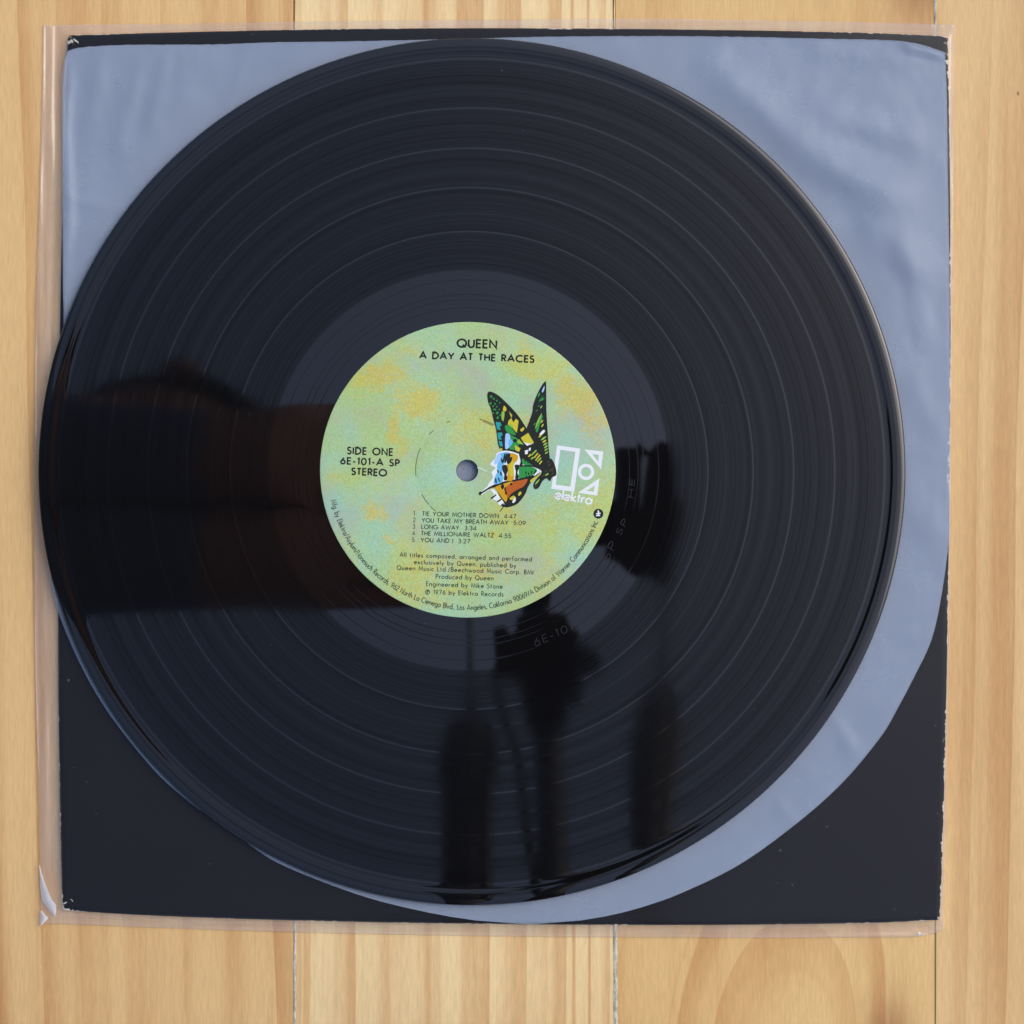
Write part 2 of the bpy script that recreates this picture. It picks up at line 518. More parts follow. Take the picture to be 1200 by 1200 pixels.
def film(name, milk, milk_col, rough, gloss, bump=0.0, haze=False, trl=0.3):
    a = NT(name)
    co = a.coord()
    tr = a.n("BsdfTransparent", {"Color": (0.995, 0.995, 0.995, 1)})
    df = a.n("MixShader", {0: trl, 1: a.n("BsdfDiffuse", {"Color": milk_col}).outputs[0], 2: a.n("BsdfTranslucent", {"Color": milk_col}).outputs[0]})
    if haze: milk = a.math('MULTIPLY', a.n("Attribute", attribute_name="haze").outputs["Fac"], milk)
    n1 = a.noise(co, 60.0, 4.0, 0.6)
    mk = a.n("MixShader", {0: a.math('MULTIPLY', a.math('MULTIPLY_ADD', n1, 0.8, 0.6), milk), 1: tr.outputs[0], 2: df.outputs[0]})
    bp = a.n("Bump", {"Strength": 0.4, "Distance": bump or 0.0001, "Height": a.noise(a.scale(co, (1.0, 1.0, 0.0)), 160.0, 3.0, 0.55)})
    gl = a.n("BsdfGlossy", {"Color": (1, 1, 1, 1), "Roughness": rough, "Normal": bp.outputs[0]})
    bf = a.n("NewGeometry").outputs["Backfacing"]
    fr = a.n("Fresnel", {"IOR": a.math('MULTIPLY_ADD', bf, 1 / 1.5 - 1.5, 1.5), "Normal": bp.outputs[0]})
    mg = a.n("MixShader", {0: a.math('MULTIPLY', fr.outputs[0], a.math('MULTIPLY_ADD', a.n('Attribute', attribute_name='haze').outputs['Fac'], 0.6 * gloss, 0.4 * gloss) if haze else gloss), 1: mk.outputs[0], 2: gl.outputs[0]})
    a.t.links.new(mg.outputs[0], a.out.inputs[0])
    return a.m

bag_mat = film("clear_film", 0.20, (0.97, 0.92, 0.91, 1), 0.12, 1.0, 0.00007, True)
flap_mat = film("creased_glare_film", 0.85, (0.95, 0.94, 0.93, 1), 0.3, 0.6, 0.0002, False, 0.12)  # milky white paints the bright glare onto the creased clear film
broot = thing("outer_sleeve", (0, 0, 0.0002), "clear plastic outer bag showing as a pale margin all round the black jacket", "record sleeve")
vs, fs, hz = bag_mesh()
obj("film", vs, fs, bag_mat, broot, True, None, {"haze": hz})

def flap(pts):
    """a creased bit of film standing up: pts = (px, py, z) fan strip pairs"""
    vs, fs = [], []
    for (a, b) in pts:
        pa, pb = at(*a), at(*b)
        for t in (0, 0.33, 0.66, 1):
            p = pa.lerp(pb, t)
            p.z += 0.0006 * math.sin(t * math.pi)
            vs.append(p)
    for j in range(len(pts) - 1):
        for i in range(3):
            a = j * 4 + i
            fs.append((a, a + 1, a + 5, a + 4))
    return obj("creased_corner", vs, fs, flap_mat, broot, True)

flap([((46, 1014, .001), (46.6, 1014, .0012)), ((46.5, 1026, .0012), (49, 1024, .0026)), ((47, 1040, .0012), (54, 1038, .0034)),
      ((49, 1055, .001), (60.5, 1054, .0036)), ((54, 1062, .001), (65.5, 1060, .003)), ((60, 1070, .0008), (66, 1066, .0022)), ((64.5, 1074.5, .0006), (65.2, 1073.5, .001))])
flap([((46.8, 1068, .001), (49, 1067, .0022)), ((46.5, 1077, .0009), (56.5, 1076, .0024)), ((47, 1085, .0008), (49, 1084, .0014))])
flap([((1073, 1096, .0008), (1077, 1092, .002)), ((1076.5, 1097.5, .0008), (1079, 1093, .002))])

# ----------------------------------------------------------------------------
# milky inner sleeve
# ----------------------------------------------------------------------------
REC_C = (553.0, 552.8)
REC_R = 508.7
sTop = sampler([(73, 66), (77, 61), (86, 57.5), (100, 55), (150, 52.5), (250, 52.0), (320, 49.5), (400, 48.5), (520, 46), (640, 43), (760, 42.2),
                (860, 43), (960, 45.2), (1040, 47), (1075, 51), (1095, 57), (1109, 62)])
sLef = sampler([(46, 79), (60, 75), (90, 73.2), (200, 73.0), (330, 73.5), (390, 74), (520, 66), (640, 62), (690, 60.6), (760, 85.4), (830, 123.4), (900, 178.2), (935, 216), (960, 250), (985, 286),
                (1010, 323), (1035, 382), (1055, 441), (1070, 505), (1079, 560), (1083.2, 618)])
sRig = sampler([(46, 1107.5), (100, 1109.5), (200, 1110.8), (350, 1113), (500, 1113.2), (600, 1113), (634, 1112), (700, 1103), (750, 1091.5), (793, 1071.5), (830, 1052), (863, 1032.5), (917, 987.5), (965, 933.5),
                (1013, 867), (1046, 800), (1062, 756), (1073, 714), (1080, 670), (1083.2, 624)])
SZ = 0.0036

def wrinkle(px, py):
    dx, dy = px - REC_C[0], py - REC_C[1]
    r = math.hypot(dx, dy)
    out = sstep(REC_R - 30, REC_R + 60, r)
    h = 0.0
    # soft pillows running out from under the disc, corner by corner
    def ridge(x0, y0, x1, y1, w, amp):
        ex, ey = x1 - x0, y1 - y0
        L = math.hypot(ex, ey)
        t = ((px - x0) * ex + (py - y0) * ey) / (L * L)
        d = ((px - x0) * ey - (py - y0) * ex) / L
        d += 6 * mnoise.noise(Vector((px * .01, py * .01, 1.0)))
        return amp * math.exp(-(d / w) ** 2) * sstep(-.05, .25, t) * sstep(1.05, .7, t)
    mm = 0.001
    # upper right corner
    h += ridge(800, 70, 1090, 270, 26, 1.3 * mm) + ridge(900, 170, 1100, 245, 22, 1.1 * mm)
    h += ridge(930, 130, 1112, 170, 20, 0.9 * mm) + ridge(940, 60, 1112, 72, 14, 0.6 * mm)
    h += ridge(1000, 250, 1110, 330, 24, 0.9 * mm) + ridge(820, 50, 940, 190, 18, 0.6 * mm)
    h += ridge(1060, 250, 1085, 420, 14, 0.6 * mm) + ridge(1050, 52, 1112, 70, 5, 1.2 * mm)
    # upper left corner
    h += ridge(290, 50, 262, 150, 7, 0.45 * mm) + ridge(170, 55, 140, 190, 11, 0.45 * mm) + ridge(195, 52, 175, 170, 9, 0.4 * mm)
    h += ridge(120, 58, 108, 150, 10, 0.4 * mm) + ridge(80, 60, 78, 360, 6, 0.9 * mm) + ridge(75, 235, 160, 255, 8, 0.35 * mm)
    h += ridge(240, 100, 130, 215, 26, 0.6 * mm)
    # lower right strip
    h += ridge(950, 800, 1010, 900, 9, 0.5 * mm) + ridge(880, 880, 960, 905, 9, 0.4 * mm) + ridge(905, 935, 938, 985, 6, 0.4 * mm)
    h += ridge(1040, 560, 1105, 640, 22, 0.7 * mm) + ridge(1060, 430, 1110, 520, 18, 0.5 * mm)
    h += 0.0005 * (mnoise.noise(Vector((px * .012, py * .012, 2.0))) + 0.4 * mnoise.noise(Vector((px * .035, py * .035, 6.0))))
    h += 0.00012 * mnoise.noise(Vector((px * .11, py * .09, 4.0)))
    return max(-0.0001, h) * out * 1.5

def sleeve_mesh():
    ny, nx = 230, 230
    vs, fs = [], []
    for j in range(ny + 1):
        v = j / ny
        py0 = 46 + (1083.2 - 46) * v
        for i in range(nx + 1):
            u = i / nx
            l, r = sLef(py0), sRig(py0)
            px = l + (r - l) * u
            top = sTop(px) + 0.7 * mnoise.noise(Vector((px * .13, 0, 8.0)))
            py = max(py0, top) if v > 0.12 else top + (py0 - 46) * ((46 + (1083.2 - 46) * .12) - top) / ((1083.2 - 46) * .12)
            vs.append(at(px, py, SZ + wrinkle(px, py)))
    n = nx + 1
    for j in range(ny):
        for i in range(nx):
            a = j * n + i
            fs.append((a, a + n, a + n + 1, a + 1))
    loop = [i for i in range(n)] + [j * n + nx for j in range(1, ny + 1)] + [ny * n + i for i in range(nx - 1, -1, -1)] + [j * n for j in range(ny - 1, 0, -1)]
    b0 = len(vs)
    for q in range(n * (ny + 1)):                       # the under ply
        p = vs[q]
        vs.append((p[0], p[1], JZ1 + 0.00035 + (p[2] - SZ) * 0.15))
    for j in range(ny):
        for i in range(nx):
            a = b0 + j * n + i
            fs.append((a + 1, a + n + 1, a + n, a))
    for i in range(len(loop)):
        k = (i + 1) % len(loop)
        fs.append((loop[i], loop[k], b0 + loop[k], b0 + loop[i]))
    return vs, fs

def sleeve_material():
    a = NT("milky_film")
    co = a.coord()
    n1 = a.noise(co, 30.0, 4.0, 0.55)
    n2 = a.noise(co, 420.0, 3.0, 0.6)
    al = a.math('MULTIPLY_ADD', n1, 0.08, 0.29)
    hh = a.math('ADD', a.noise(co, 90.0, 3.0, 0.55), a.math('MULTIPLY', n2, 0.14))
    bp = a.n("Bump", {"Strength": 0.35, "Distance": 0.0003, "Height": hh})
    a.principled(Base_Color=lin(192, 207, 228), Roughness=0.36, Specular_IOR_Level=0.5, Alpha=al, Normal=bp.outputs[0])
    return a.m

sroot = thing("inner_sleeve", (0, 0, SZ), "milky blue translucent inner sleeve with rounded bottom lying under the record", "record sleeve")
vs, fs = sleeve_mesh()
obj("film", vs, fs, sleeve_material(), sroot, True)

# ----------------------------------------------------------------------------
# the record
# ----------------------------------------------------------------------------
RZ0 = 0.0044
RT = 0.0062                                     # playing surface
rs = K * (H - RT) / H                           # metres per photo pixel there
rc = at(REC_C[0], REC_C[1], RT)
rroot = thing("vinyl_record", (rc.x, rc.y, RZ0), "black vinyl record with green butterfly label lying on the milky sleeve", "record")

LAB_C = (548.2, 550.6)
LAB_R = 173.2
HOLE_C, HOLE_R = (547.5, 551.5), 12.6

def ring_centre(r):
    t = sstep(150, 509, r)
    return (LAB_C[0] + (REC_C[0] - LAB_C[0]) * t, LAB_C[1] + (REC_C[1] - LAB_C[1]) * t)

def disc_profile():
    """(radius in photo pixels, height in mm above the playing surface)"""
    p = [(12.6, -1.8), (12.6, -0.02), (20, 0.0), (100, 0.0), (170, 0.0), (175.0, 0.0), (178.0, 0.0), (182.5, 0.0), (186, 0.0)]
    for r in range(190, 232, 6): p.append((r, 0.0))
    for r in range(232, 482, 5): p.append((r, 0.0))
    p += [(482, 0.0), (486, 0.01), (489, 0.035), (491, 0.10), (493, 0.19), (495, 0.25), (498, 0.28), (501, 0.29), (503.5, 0.285), (505.6, 0.26), (507.2, 0.15), (508.4, -0.12), (509, -0.6), (508.6, -0.95), (507, -1.25), (503, -1.5), (495, -1.6), (482, -1.75), (12.6, -1.8)]
    return [(r if r < 482 else 482 + (r - 482) * 26.7 / 27, z) for r, z in p]

def lathe_disc():
    prof = disc_profile()
    n = 384
    vs, fs, rad = [], [], []
    for r, z in prof[:-1]:
        cx, cy = ring_centre(r) if r > 14 else HOLE_C
        for i in range(n):
            t = 2 * math.pi * i / n
            px, py = cx + r * math.cos(t), cy + r * math.sin(t)
            x = (px - 600) * rs; y = -(py - 600) * rs
            vs.append((x, y, RT + z * 0.001)); rad.append(r)
    m = len(prof) - 1
    for j in range(m):
        for i in range(n):
            a, b = j * n + i, j * n + (i + 1) % n
            c, d = ((j + 1) % m) * n + (i + 1) % n, ((j + 1) % m) * n + i
            fs.append((a, b, c, d))
    return vs, fs, rad

def vinyl_material():
    a = NT("black_vinyl")
    r = a.n("Attribute", attribute_name="rad").outputs["Fac"]
    # where the music is: the bands between the gaps
    groove = a.math('MULTIPLY', a.ss(233.0, 236.0, r), a.ss(480.0, 484.0, r, 1.0, 0.0))
    gap = None
    for g, w in ((280.0, 0.95), (332.0, 0.95), (378.5, 0.95), (426.0, 0.95), (484.0, 0.8)):
        q = a.ss(w * 0.45, w * 1.25, a.math('ABSOLUTE', a.math('SUBTRACT', r, g)), 1.0, 0.0)
        gap = q if gap is None else a.math('MAXIMUM', gap, q)
    groove = a.math('MULTIPLY', groove, a.math('MULTIPLY_ADD', gap, -0.95, 1.0))
    loud = a.noise1(r, 0.075, 6.0, 0.78)                    # loud and quiet passages
    loud = a.ss(0.34, 0.66, loud)
    fine = a.noise1(r, 0.55, 4.0, 0.75)
    # run-out spiral: thin lines in the dead wax
    ro = None
    for g in (199.5, 206.0, 223.0, 190.0):
        q = a.ss(0.2, 0.7, a.math('ABSOLUTE', a.math('SUBTRACT', r, g)), 1.0, 0.0)
        ro = q if ro is None else a.math('MAXIMUM', ro, q)
    hgt = a.math('MULTIPLY', a.math('MULTIPLY', fine, groove), a.math('MULTIPLY_ADD', loud, 0.8, 0.4))
    bp = a.n("Bump", {"Strength": 0.03, "Distance": 0.00006, "Height": hgt})
    bp2 = a.n("Bump", {"Strength": 0.03, "Distance": 0.00012, "Height": ro, "Normal": bp.outputs[0]})
    rough = a.math('ADD', a.math('MULTIPLY', groove, a.math('MULTIPLY_ADD', loud, 0.03, 0.01)), 0.025)
    spec = a.math('SUBTRACT', 0.8, a.math('MULTIPLY', groove, a.math('ADD', a.math('MULTIPLY_ADD', loud, 0.15, 0.22), a.math('MULTIPLY', a.ss(0.3, 0.7, fine), 0.17))))
    spec = a.math('SUBTRACT', spec, a.math('MULTIPLY', ro, 0.25))
    spec = a.math('ADD', spec, a.math('MULTIPLY', gap, 0.10))
    lead = a.math('MULTIPLY', a.math('MULTIPLY', a.ss(484.0, 486.0, r), a.ss(498.0, 500.0, r, 1.0, 0.0)), a.ss(0.4, 0.62, a.noise1(r, 0.7, 4.0, 0.8)))
    spec = a.math('SUBTRACT', spec, a.math('MULTIPLY', lead, 0.38))
    co = a.coord()
    cod = a.add(a.scale(a.n("TexNoise", {"Vector": co, "Scale": 700.0}).outputs["Color"], (0.0022, 0.0022, 0.0)), co)
    vo = a.n("TexVoronoi", {"Vector": cod, "Scale": 260.0})
    pk = a.n("SeparateColor", {0: vo.outputs["Color"]})
    du = a.math('MULTIPLY', a.ss(0.02, 0.07, vo.outputs["Distance"], 1.0, 0.0), a.math('GREATER_THAN', pk.outputs[0], 0.965))
    col = a.mix(a.math('MULTIPLY', du, a.math('MULTIPLY', pk.outputs[1], 0.3)), (0.0042, 0.0042, 0.0048, 1), lin(150, 160, 175))
    tg = a.n("Tangent", direction_type='RADIAL', axis='Z')
    a.principled(Base_Color=col, Roughness=rough, Specular_IOR_Level=spec, Anisotropic=0.0, Tangent=tg.outputs[0], Normal=bp2.outputs[0])
    return a.m

vs, fs, rad = lathe_disc()
disc = obj("disc", vs, fs, vinyl_material(), rroot, True, None, {"rad": rad})

# paper label -----------------------------------------------------------------
def label_material():
    a = NT("printed_paper")
    co = a.coord()
    big = a.noise(co, 26.0, 3.0, 0.55, 0.4)
    big2 = a.noise(a.add(co, (3.1, 1.7, 0)), 34.0, 3.0, 0.55, 0.3)
    big3 = a.noise(a.add(co, (7.3, 9.7, 0)), 40.0, 3.0, 0.6, 0.3)
    sp = a.noise(co, 2300.0, 2.0, 0.6)
    sp2 = a.noise(a.add(co, (1, 2, 3)), 2900.0, 2.0, 0.6)
    sp3 = a.noise(a.add(co, (5, 2, 3)), 260.0, 6.0, 0.6)
    spk = lambda big, s, th, k=0.8: a.ss(-0.05, 0.12, a.math('SUBTRACT', a.math('ADD', big, a.math('MULTIPLY', a.math('SUBTRACT', s, 0.5), k)), th))
    col = a.mix(a.ss(0.38, 0.62, big), lin(164, 208, 180), lin(176, 204, 144))
    col = a.mix(a.math('MULTIPLY', spk(big3, sp, 0.55), 0.55), col, lin(186, 170, 162))
    col = a.mix(a.math('MULTIPLY', spk(big2, sp2, 0.53), 0.65), col, lin(196, 206, 112))
    # ochre clouds stand where the print has them
    nz = a.n("TexNoise", {"Vector": co, "Scale": 110.0, "Detail": 5.0})
    cow = a.n("VectorMath", {0: a.add(nz.outputs["Color"], (-0.5, -0.5, -0.5)), 1: (0.016, 0.016, 0.0), 2: co}, operation='MULTIPLY_ADD').outputs[0]
    cl = None
    for (px, py, rx, ry, w) in ((450, 440, 26, 14, .9), (495, 468, 26, 15, 1.0), (465, 500, 10, 22, .8), (675, 470, 24, 18, .9), (700, 490, 14, 22, .6), (436, 595, 10, 10, .9), (455, 632, 12, 8, .7),
                                (590, 600, 16, 14, .5), (650, 590, 14, 16, .4), (560, 665, 40, 14, .5), (520, 690, 30, 8, .5), (612, 410, 16, 14, .45), (480, 605, 14, 10, .4), (585, 628, 9, 8, .7)):
        p = at(px, py, RT)
        v = a.add(cow, (-(p.x - rc.x), -(p.y - rc.y), 0))
        v = a.scale(v, (0.75 / (rx * rs), 0.75 / (ry * rs), 0))
        ln = a.n("VectorMath", {0: v}, operation='LENGTH').outputs["Value"]
        g = a.ss(0.1, 1.6, ln, w, 0.0)
        cl = g if cl is None else a.math('MAXIMUM', cl, g)
    sp4 = a.noise(a.add(co, (8, 3, 1)), 1500.0, 2.0, 0.6)
    dots = a.math('ADD', a.math('MULTIPLY', a.math('SUBTRACT', sp3, 0.5), 0.8), a.math('MULTIPLY', a.math('SUBTRACT', sp4, 0.5), 1.5))
    m_ = a.math('ADD', a.math('MULTIPLY', a.math('MAXIMUM', cl, a.ss(0.48, 0.7, big2, 0.0, 0.45)), 0.62), dots)
    oc = a.ss(0.22, 0.40, m_)
    col = a.mix(a.math('MULTIPLY', oc, 0.62), col, lin(216, 190, 78))
    gdots = a.math('ADD', a.math('MULTIPLY', a.math('SUBTRACT', big, 0.5), 1.2), a.math('MULTIPLY', a.math('SUBTRACT', sp2, 0.5), 1.6))
    col = a.mix(a.ss(0.12, 0.4, gdots, 0.0, 0.5), col, lin(178, 206, 96))
    val = a.math('MULTIPLY_ADD', a.math('SUBTRACT', sp, 0.5), 0.75, 0.98)
    hs = a.n("HueSaturation", {"Color": col, "Value": val, "Saturation": 1.02, "Hue": a.math('MULTIPLY_ADD', a.math('SUBTRACT', sp2, 0.5), 0.16, 0.5)})
    bp = a.n("Bump", {"Strength": 0.15, "Distance": 0.0001, "Height": sp})
    a.principled(Base_Color=hs.outputs[0], Roughness=0.62, Specular_IOR_Level=0.12, Normal=bp.outputs[0])
    return a.m

LZ = RT + 0.00012

def label_mesh():
    vs, fs = [], []
    n = 256
    rings = [(12.9, 0.0, HOLE_C), (13.6, 0.00003, HOLE_C), (40, 0.00003, LAB_C), (58.5, 0.00003, LAB_C), (60, -0.00001, LAB_C), (61, -0.00001, LAB_C), (62.5, 0.00003, LAB_C), (120, 0.00003, LAB_C), (172.4, 0.00003, LAB_C), (173.2, 0.0, LAB_C), (173.2, -0.0001, LAB_C)]
    for r, dz, c in rings:
        for i in range(n):
            t = 2 * math.pi * i / n
            vs.append(((c[0] + r * math.cos(t) - 600) * rs, -(c[1] + r * math.sin(t) - 600) * rs, LZ + dz))
    for j in range(len(rings) - 1):
        for i in range(n):
            a, b = j * n + i, j * n + (i + 1) % n
            fs.append((a, b, b + n, a + n))
    return vs, fs

vs, fs = label_mesh()
plabel = obj("paper_label", vs, fs, label_material(), rroot, True)
PZ = LZ + 0.00003 + 0.00003                     # the print lies just on the paper

# lettering -------------------------------------------------------------------
def arc(cx, cy, rx, ry, a0, a1, n=None):
    n = n or max(4, int(abs(a1 - a0) / 18))
    return [(cx + rx * math.cos(R_(a0 + (a1 - a0) * i / n)), cy + ry * math.sin(R_(a0 + (a1 - a0) * i / n))) for i in range(n + 1)]

def glyphs():
    G = {}
    X = 0.60
    G['A'] = (.80, [[(0, 0), (.40, 1), (.80, 0)], [(.14, .33), (.66, .33)]])
    G['B'] = (.52, [[(.02, 0), (.02, 1)], [(.02, 1), (.24, 1)] + arc(.24, .76, .22, .24, 90, -90) + [(.02, .52)], [(.04, .52), (.26, .52)] + arc(.26, .26, .26, .26, 90, -90) + [(.02, 0)]])
    G['C'] = (.80, [arc(.5, .5, .5, .5, 52, 308)])
    G['D'] = (.70, [[(.02, 0), (.02, 1), (.2, 1)] + arc(.2, .5, .5, .5, 90, -90) + [(.02, 0)]])
    G['E'] = (.46, [[(.46, 1), (.02, 1), (.02, 0), (.46, 0)], [(.04, .52), (.42, .52)]])
    G['F'] = (.44, [[(.44, 1), (.02, 1), (.02, 0)], [(.04, .52), (.40, .52)]])
    G['G'] = (.95, [arc(.5, .5, .5, .5, 48, 358) + [(.55, .48)]])
    G['H'] = (.62, [[(.02, 0), (.02, 1)], [(.60, 0), (.60, 1)], [(.04, .52), (.58, .52)]])
    G['I'] = (.06, [[(.03, 0), (.03, 1)]])
    G['J'] = (.34, [[(.32, 1), (.32, .18)] + arc(.16, .18, .16, .18, 0, -140)])
    G['K'] = (.58, [[(.02, 0), (.02, 1)], [(.54, 1), (.06, .47), (.58, 0)]])
    G['L'] = (.42, [[(.02, 1), (.02, 0), (.42, 0)]])
    G['M'] = (.92, [[(0, 0), (.14, 1), (.46, .12), (.78, 1), (.92, 0)]])
    G['N'] = (.70, [[(.02, 0), (.02, 1), (.68, 0), (.68, 1)]])
    G['O'] = (.92, [arc(.46, .5, .46, .5, 0, 360, 28)])
    G['P'] = (.48, [[(.02, 0), (.02, 1), (.22, 1)] + arc(.22, .74, .26, .26, 90, -90) + [(.04, .48)]])
    G['Q'] = (.92, [arc(.46, .5, .46, .5, 0, 360, 28), [(.54, .30), (.88, -.02)]])
    G['R'] = (.52, [[(.02, 0), (.02, 1), (.22, 1)] + arc(.22, .74, .26, .26, 90, -90) + [(.04, .48)], [(.22, .47), (.52, 0)]])
    G['S'] = (.46, [arc(.24, .76, .2, .24, 35, 270) + arc(.22, .26, .24, .26, 90, -150)[1:]])
    G['T'] = (.48, [[(0, 1), (.48, 1)], [(.24, .97), (.24, 0)]])
    G['U'] = (.60, [[(.02, 1), (.02, .29)] + arc(.30, .29, .28, .29, 180, 360) + [(.58, 1)]])
    G['V'] = (.72, [[(0, 1), (.36, 0), (.72, 1)]])
    G['W'] = (1.1, [[(0, 1), (.27, 0), (.55, .95), (.83, 0), (1.1, 1)]])
    G['X'] = (.62, [[(0, 1), (.62, 0)], [(.62, 1), (0, 0)]])
    G['Y'] = (.66, [[(0, 1), (.33, .46), (.66, 1)], [(.33, .48), (.33, 0)]])
    G['Z'] = (.54, [[(.02, 1), (.54, 1), (0, 0), (.54, 0)]])
    o = arc(.29, .3, .28, .3, 0, 360, 20)
    G['o'] = (.58, [o])
    G['a'] = (.60, [o, [(.58, 0), (.58, X)]])
    G['b'] = (.60, [[(.02, 0), (.02, 1.05)], arc(.31, .3, .28, .3, 0, 360, 20)])
    G['c'] = (.46, [arc(.29, .3, .28, .3, 48, 312)])
    G['d'] = (.60, [o, [(.58, 0), (.58, 1.05)]])
    G['e'] = (.58, [[(.02, .31), (.57, .31)] + arc(.29, .3, .28, .3, 8, 318)])
    G['f'] = (.28, [[(.28, 1.03), (.2, 1.05), (.12, .95), (.12, 0)], [(0, X), (.26, X)]])
    G['g'] = (.60, [o, [(.58, X), (.58, -.08)] + arc(.31, -.08, .27, .24, 0, -150)])
    G['h'] = (.50, [[(.02, 0), (.02, 1.05)], [(.03, .36)] + arc(.25, .36, .23, .24, 180, 0) + [(.48, 0)]])
    G['i'] = (.06, [[(.03, 0), (.03, X)], [(.03, .80), (.03, .90)]])
    G['j'] = (.06, [[(.03, X), (.03, -.3)], [(.03, .80), (.03, .90)]])
    G['k'] = (.44, [[(.02, 0), (.02, 1.05)], [(.40, X), (.05, .27), (.44, 0)]])
    G['l'] = (.06, [[(.03, 0), (.03, 1.05)]])
    G['m'] = (.84, [[(.02, 0), (.02, X)], [(.03, .4)] + arc(.22, .4, .19, .2, 180, 0) + [(.41, 0)], [(.42, .4)] + arc(.62, .4, .2, .2, 180, 0) + [(.82, 0)]])
    G['n'] = (.50, [[(.02, 0), (.02, X)], [(.03, .36)] + arc(.25, .36, .23, .24, 180, 0) + [(.48, 0)]])
    G['p'] = (.60, [[(.02, X), (.02, -.34)], arc(.31, .3, .28, .3, 0, 360, 20)])
    G['q'] = (.60, [o, [(.58, X), (.58, -.34)]])
    G['r'] = (.30, [[(.02, 0), (.02, X)], [(.03, .38)] + arc(.2, .38, .17, .21, 180, 50)])
    G['s'] = (.34, [arc(.18, .45, .14, .15, 40, 270) + arc(.16, .15, .16, .15, 90, -150)[1:]])
    G['t'] = (.28, [[(.13, .88), (.13, 0)], [(0, X), (.27, X)]])
    G['u'] = (.50, [[(.02, X), (.02, .24)] + arc(.25, .24, .23, .24, 180, 360) + [(.48, X)]])
    G['v'] = (.50, [[(0, X), (.25, 0), (.50, X)]])
    G['w'] = (.78, [[(0, X), (.2, 0), (.39, .57), (.58, 0), (.78, X)]])
    G['x'] = (.46, [[(0, X), (.46, 0)], [(.46, X), (0, 0)]])
    G['y'] = (.50, [[(0, X), (.26, .04)], [(.50, X), (.12, -.34)]])
    G['z'] = (.42, [[(.02, X), (.42, X), (0, 0), (.42, 0)]])
    G['0'] = (.60, [arc(.30, .5, .29, .5, 0, 360, 24)])
    G['1'] = (.22, [[(0, .84), (.18, 1), (.18, 0)]])
    G['2'] = (.52, [arc(.26, .74, .24, .26, 170, -35) + [(0, 0), (.52, 0)]])
    G['3'] = (.50, [arc(.24, .76, .21, .24, 150, -90) + [(.2, .52)], [(.24, .52)] + arc(.24, .26, .25, .26, 90, -150)])
    G['4'] = (.60, [[(.46, 0), (.46, 1), (0, .25), (.60, .25)]])
    G['5'] = (.50, [[(.46, 1), (.14, 1), (.07, .55)] + arc(.23, .31, .26, .31, 120, -150)])
    G['6'] = (.56, [arc(.28, .3, .27, .3, 0, 360, 22), [(.42, 1), (.05, .43)]])
    G['7'] = (.52, [[(0, 1), (.52, 1), (.12, 0)]])
    G['8'] = (.52, [arc(.26, .76, .2, .24, 0, 360, 20), arc(.26, .26, .25, .26, 0, 360, 20)])
    G['9'] = (.56, [arc(.28, .7, .27, .3, 0, 360, 22), [(.14, 0), (.51, .57)]])
    G['.'] = (.08, [[(.04, 0), (.04, .09)]])
    G[','] = (.10, [[(.07, .08), (.02, -.14)]])
    G[':'] = (.08, [[(.04, 0.08), (.04, .18)], [(.04, .48), (.04, .58)]])
    G['/'] = (.42, [[(0, -.08), (.42, 1.05)]])
    G['-'] = (.30, [[(.02, .38), (.28, .38)]])
    G['\u2117'] = (1.0, [arc(.5, .45, .5, .5, 0, 360, 22), [(.36, .12), (.36, .76), (.5, .76)] + arc(.5, .6, .16, .16, 90, -90) + [(.38, .44)]])
    G[' '] = (.32, [])
    return G
G = glyphs()

def ribbon(pts, w, z, vs, fs):
    """a flat stroke of width w along pts (world x, y)"""
    closed = len(pts) > 3 and math.hypot(pts[0][0] - pts[-1][0], pts[0][1] - pts[-1][1]) < w * 0.2
    if closed: pts = pts[:-1]
    n = len(pts)
    b = len(vs)
    for i in range(n):
        p = Vector(pts[i])
        a = Vector(pts[i - 1]) if (i > 0 or closed) else None
        c = Vector(pts[(i + 1) % n]) if (i < n - 1 or closed) else None
        d1 = (p - a).normalized() if a is not None else None
        d2 = (c - p).normalized() if c is not None else None
        if d1 is None: d1 = d2
        if d2 is None: d2 = d1
        t = d1 + d2
        if t.length < 1e-6: t = d1
        t.normalize()
        nrm = Vector((-t.y, t.x))
        k = max(0.45, nrm.dot(Vector((-d1.y, d1.x))))
        off = nrm * (w / 2 / k)
        vs.append((p.x + off.x, p.y + off.y, z)); vs.append((p.x - off.x, p.y - off.y, z))
    for i in range(n if closed else n - 1):
        k = (i + 1) % n
        fs.append((b + 2 * i, b + 2 * i + 1, b + 2 * k + 1, b + 2 * k))

ink = flat("black_ink", lin(38, 42, 38), 0.6, 0.15)
ink_thin = flat("thin_black_ink", lin(62, 72, 60), 0.6, 0.15)
white_ink = flat("white_ink", lin(236, 238, 236), 0.6, 0.15)

def natural(text, tr):
    return sum(G[c][0] for c in text) + tr * (len(text) - 1)

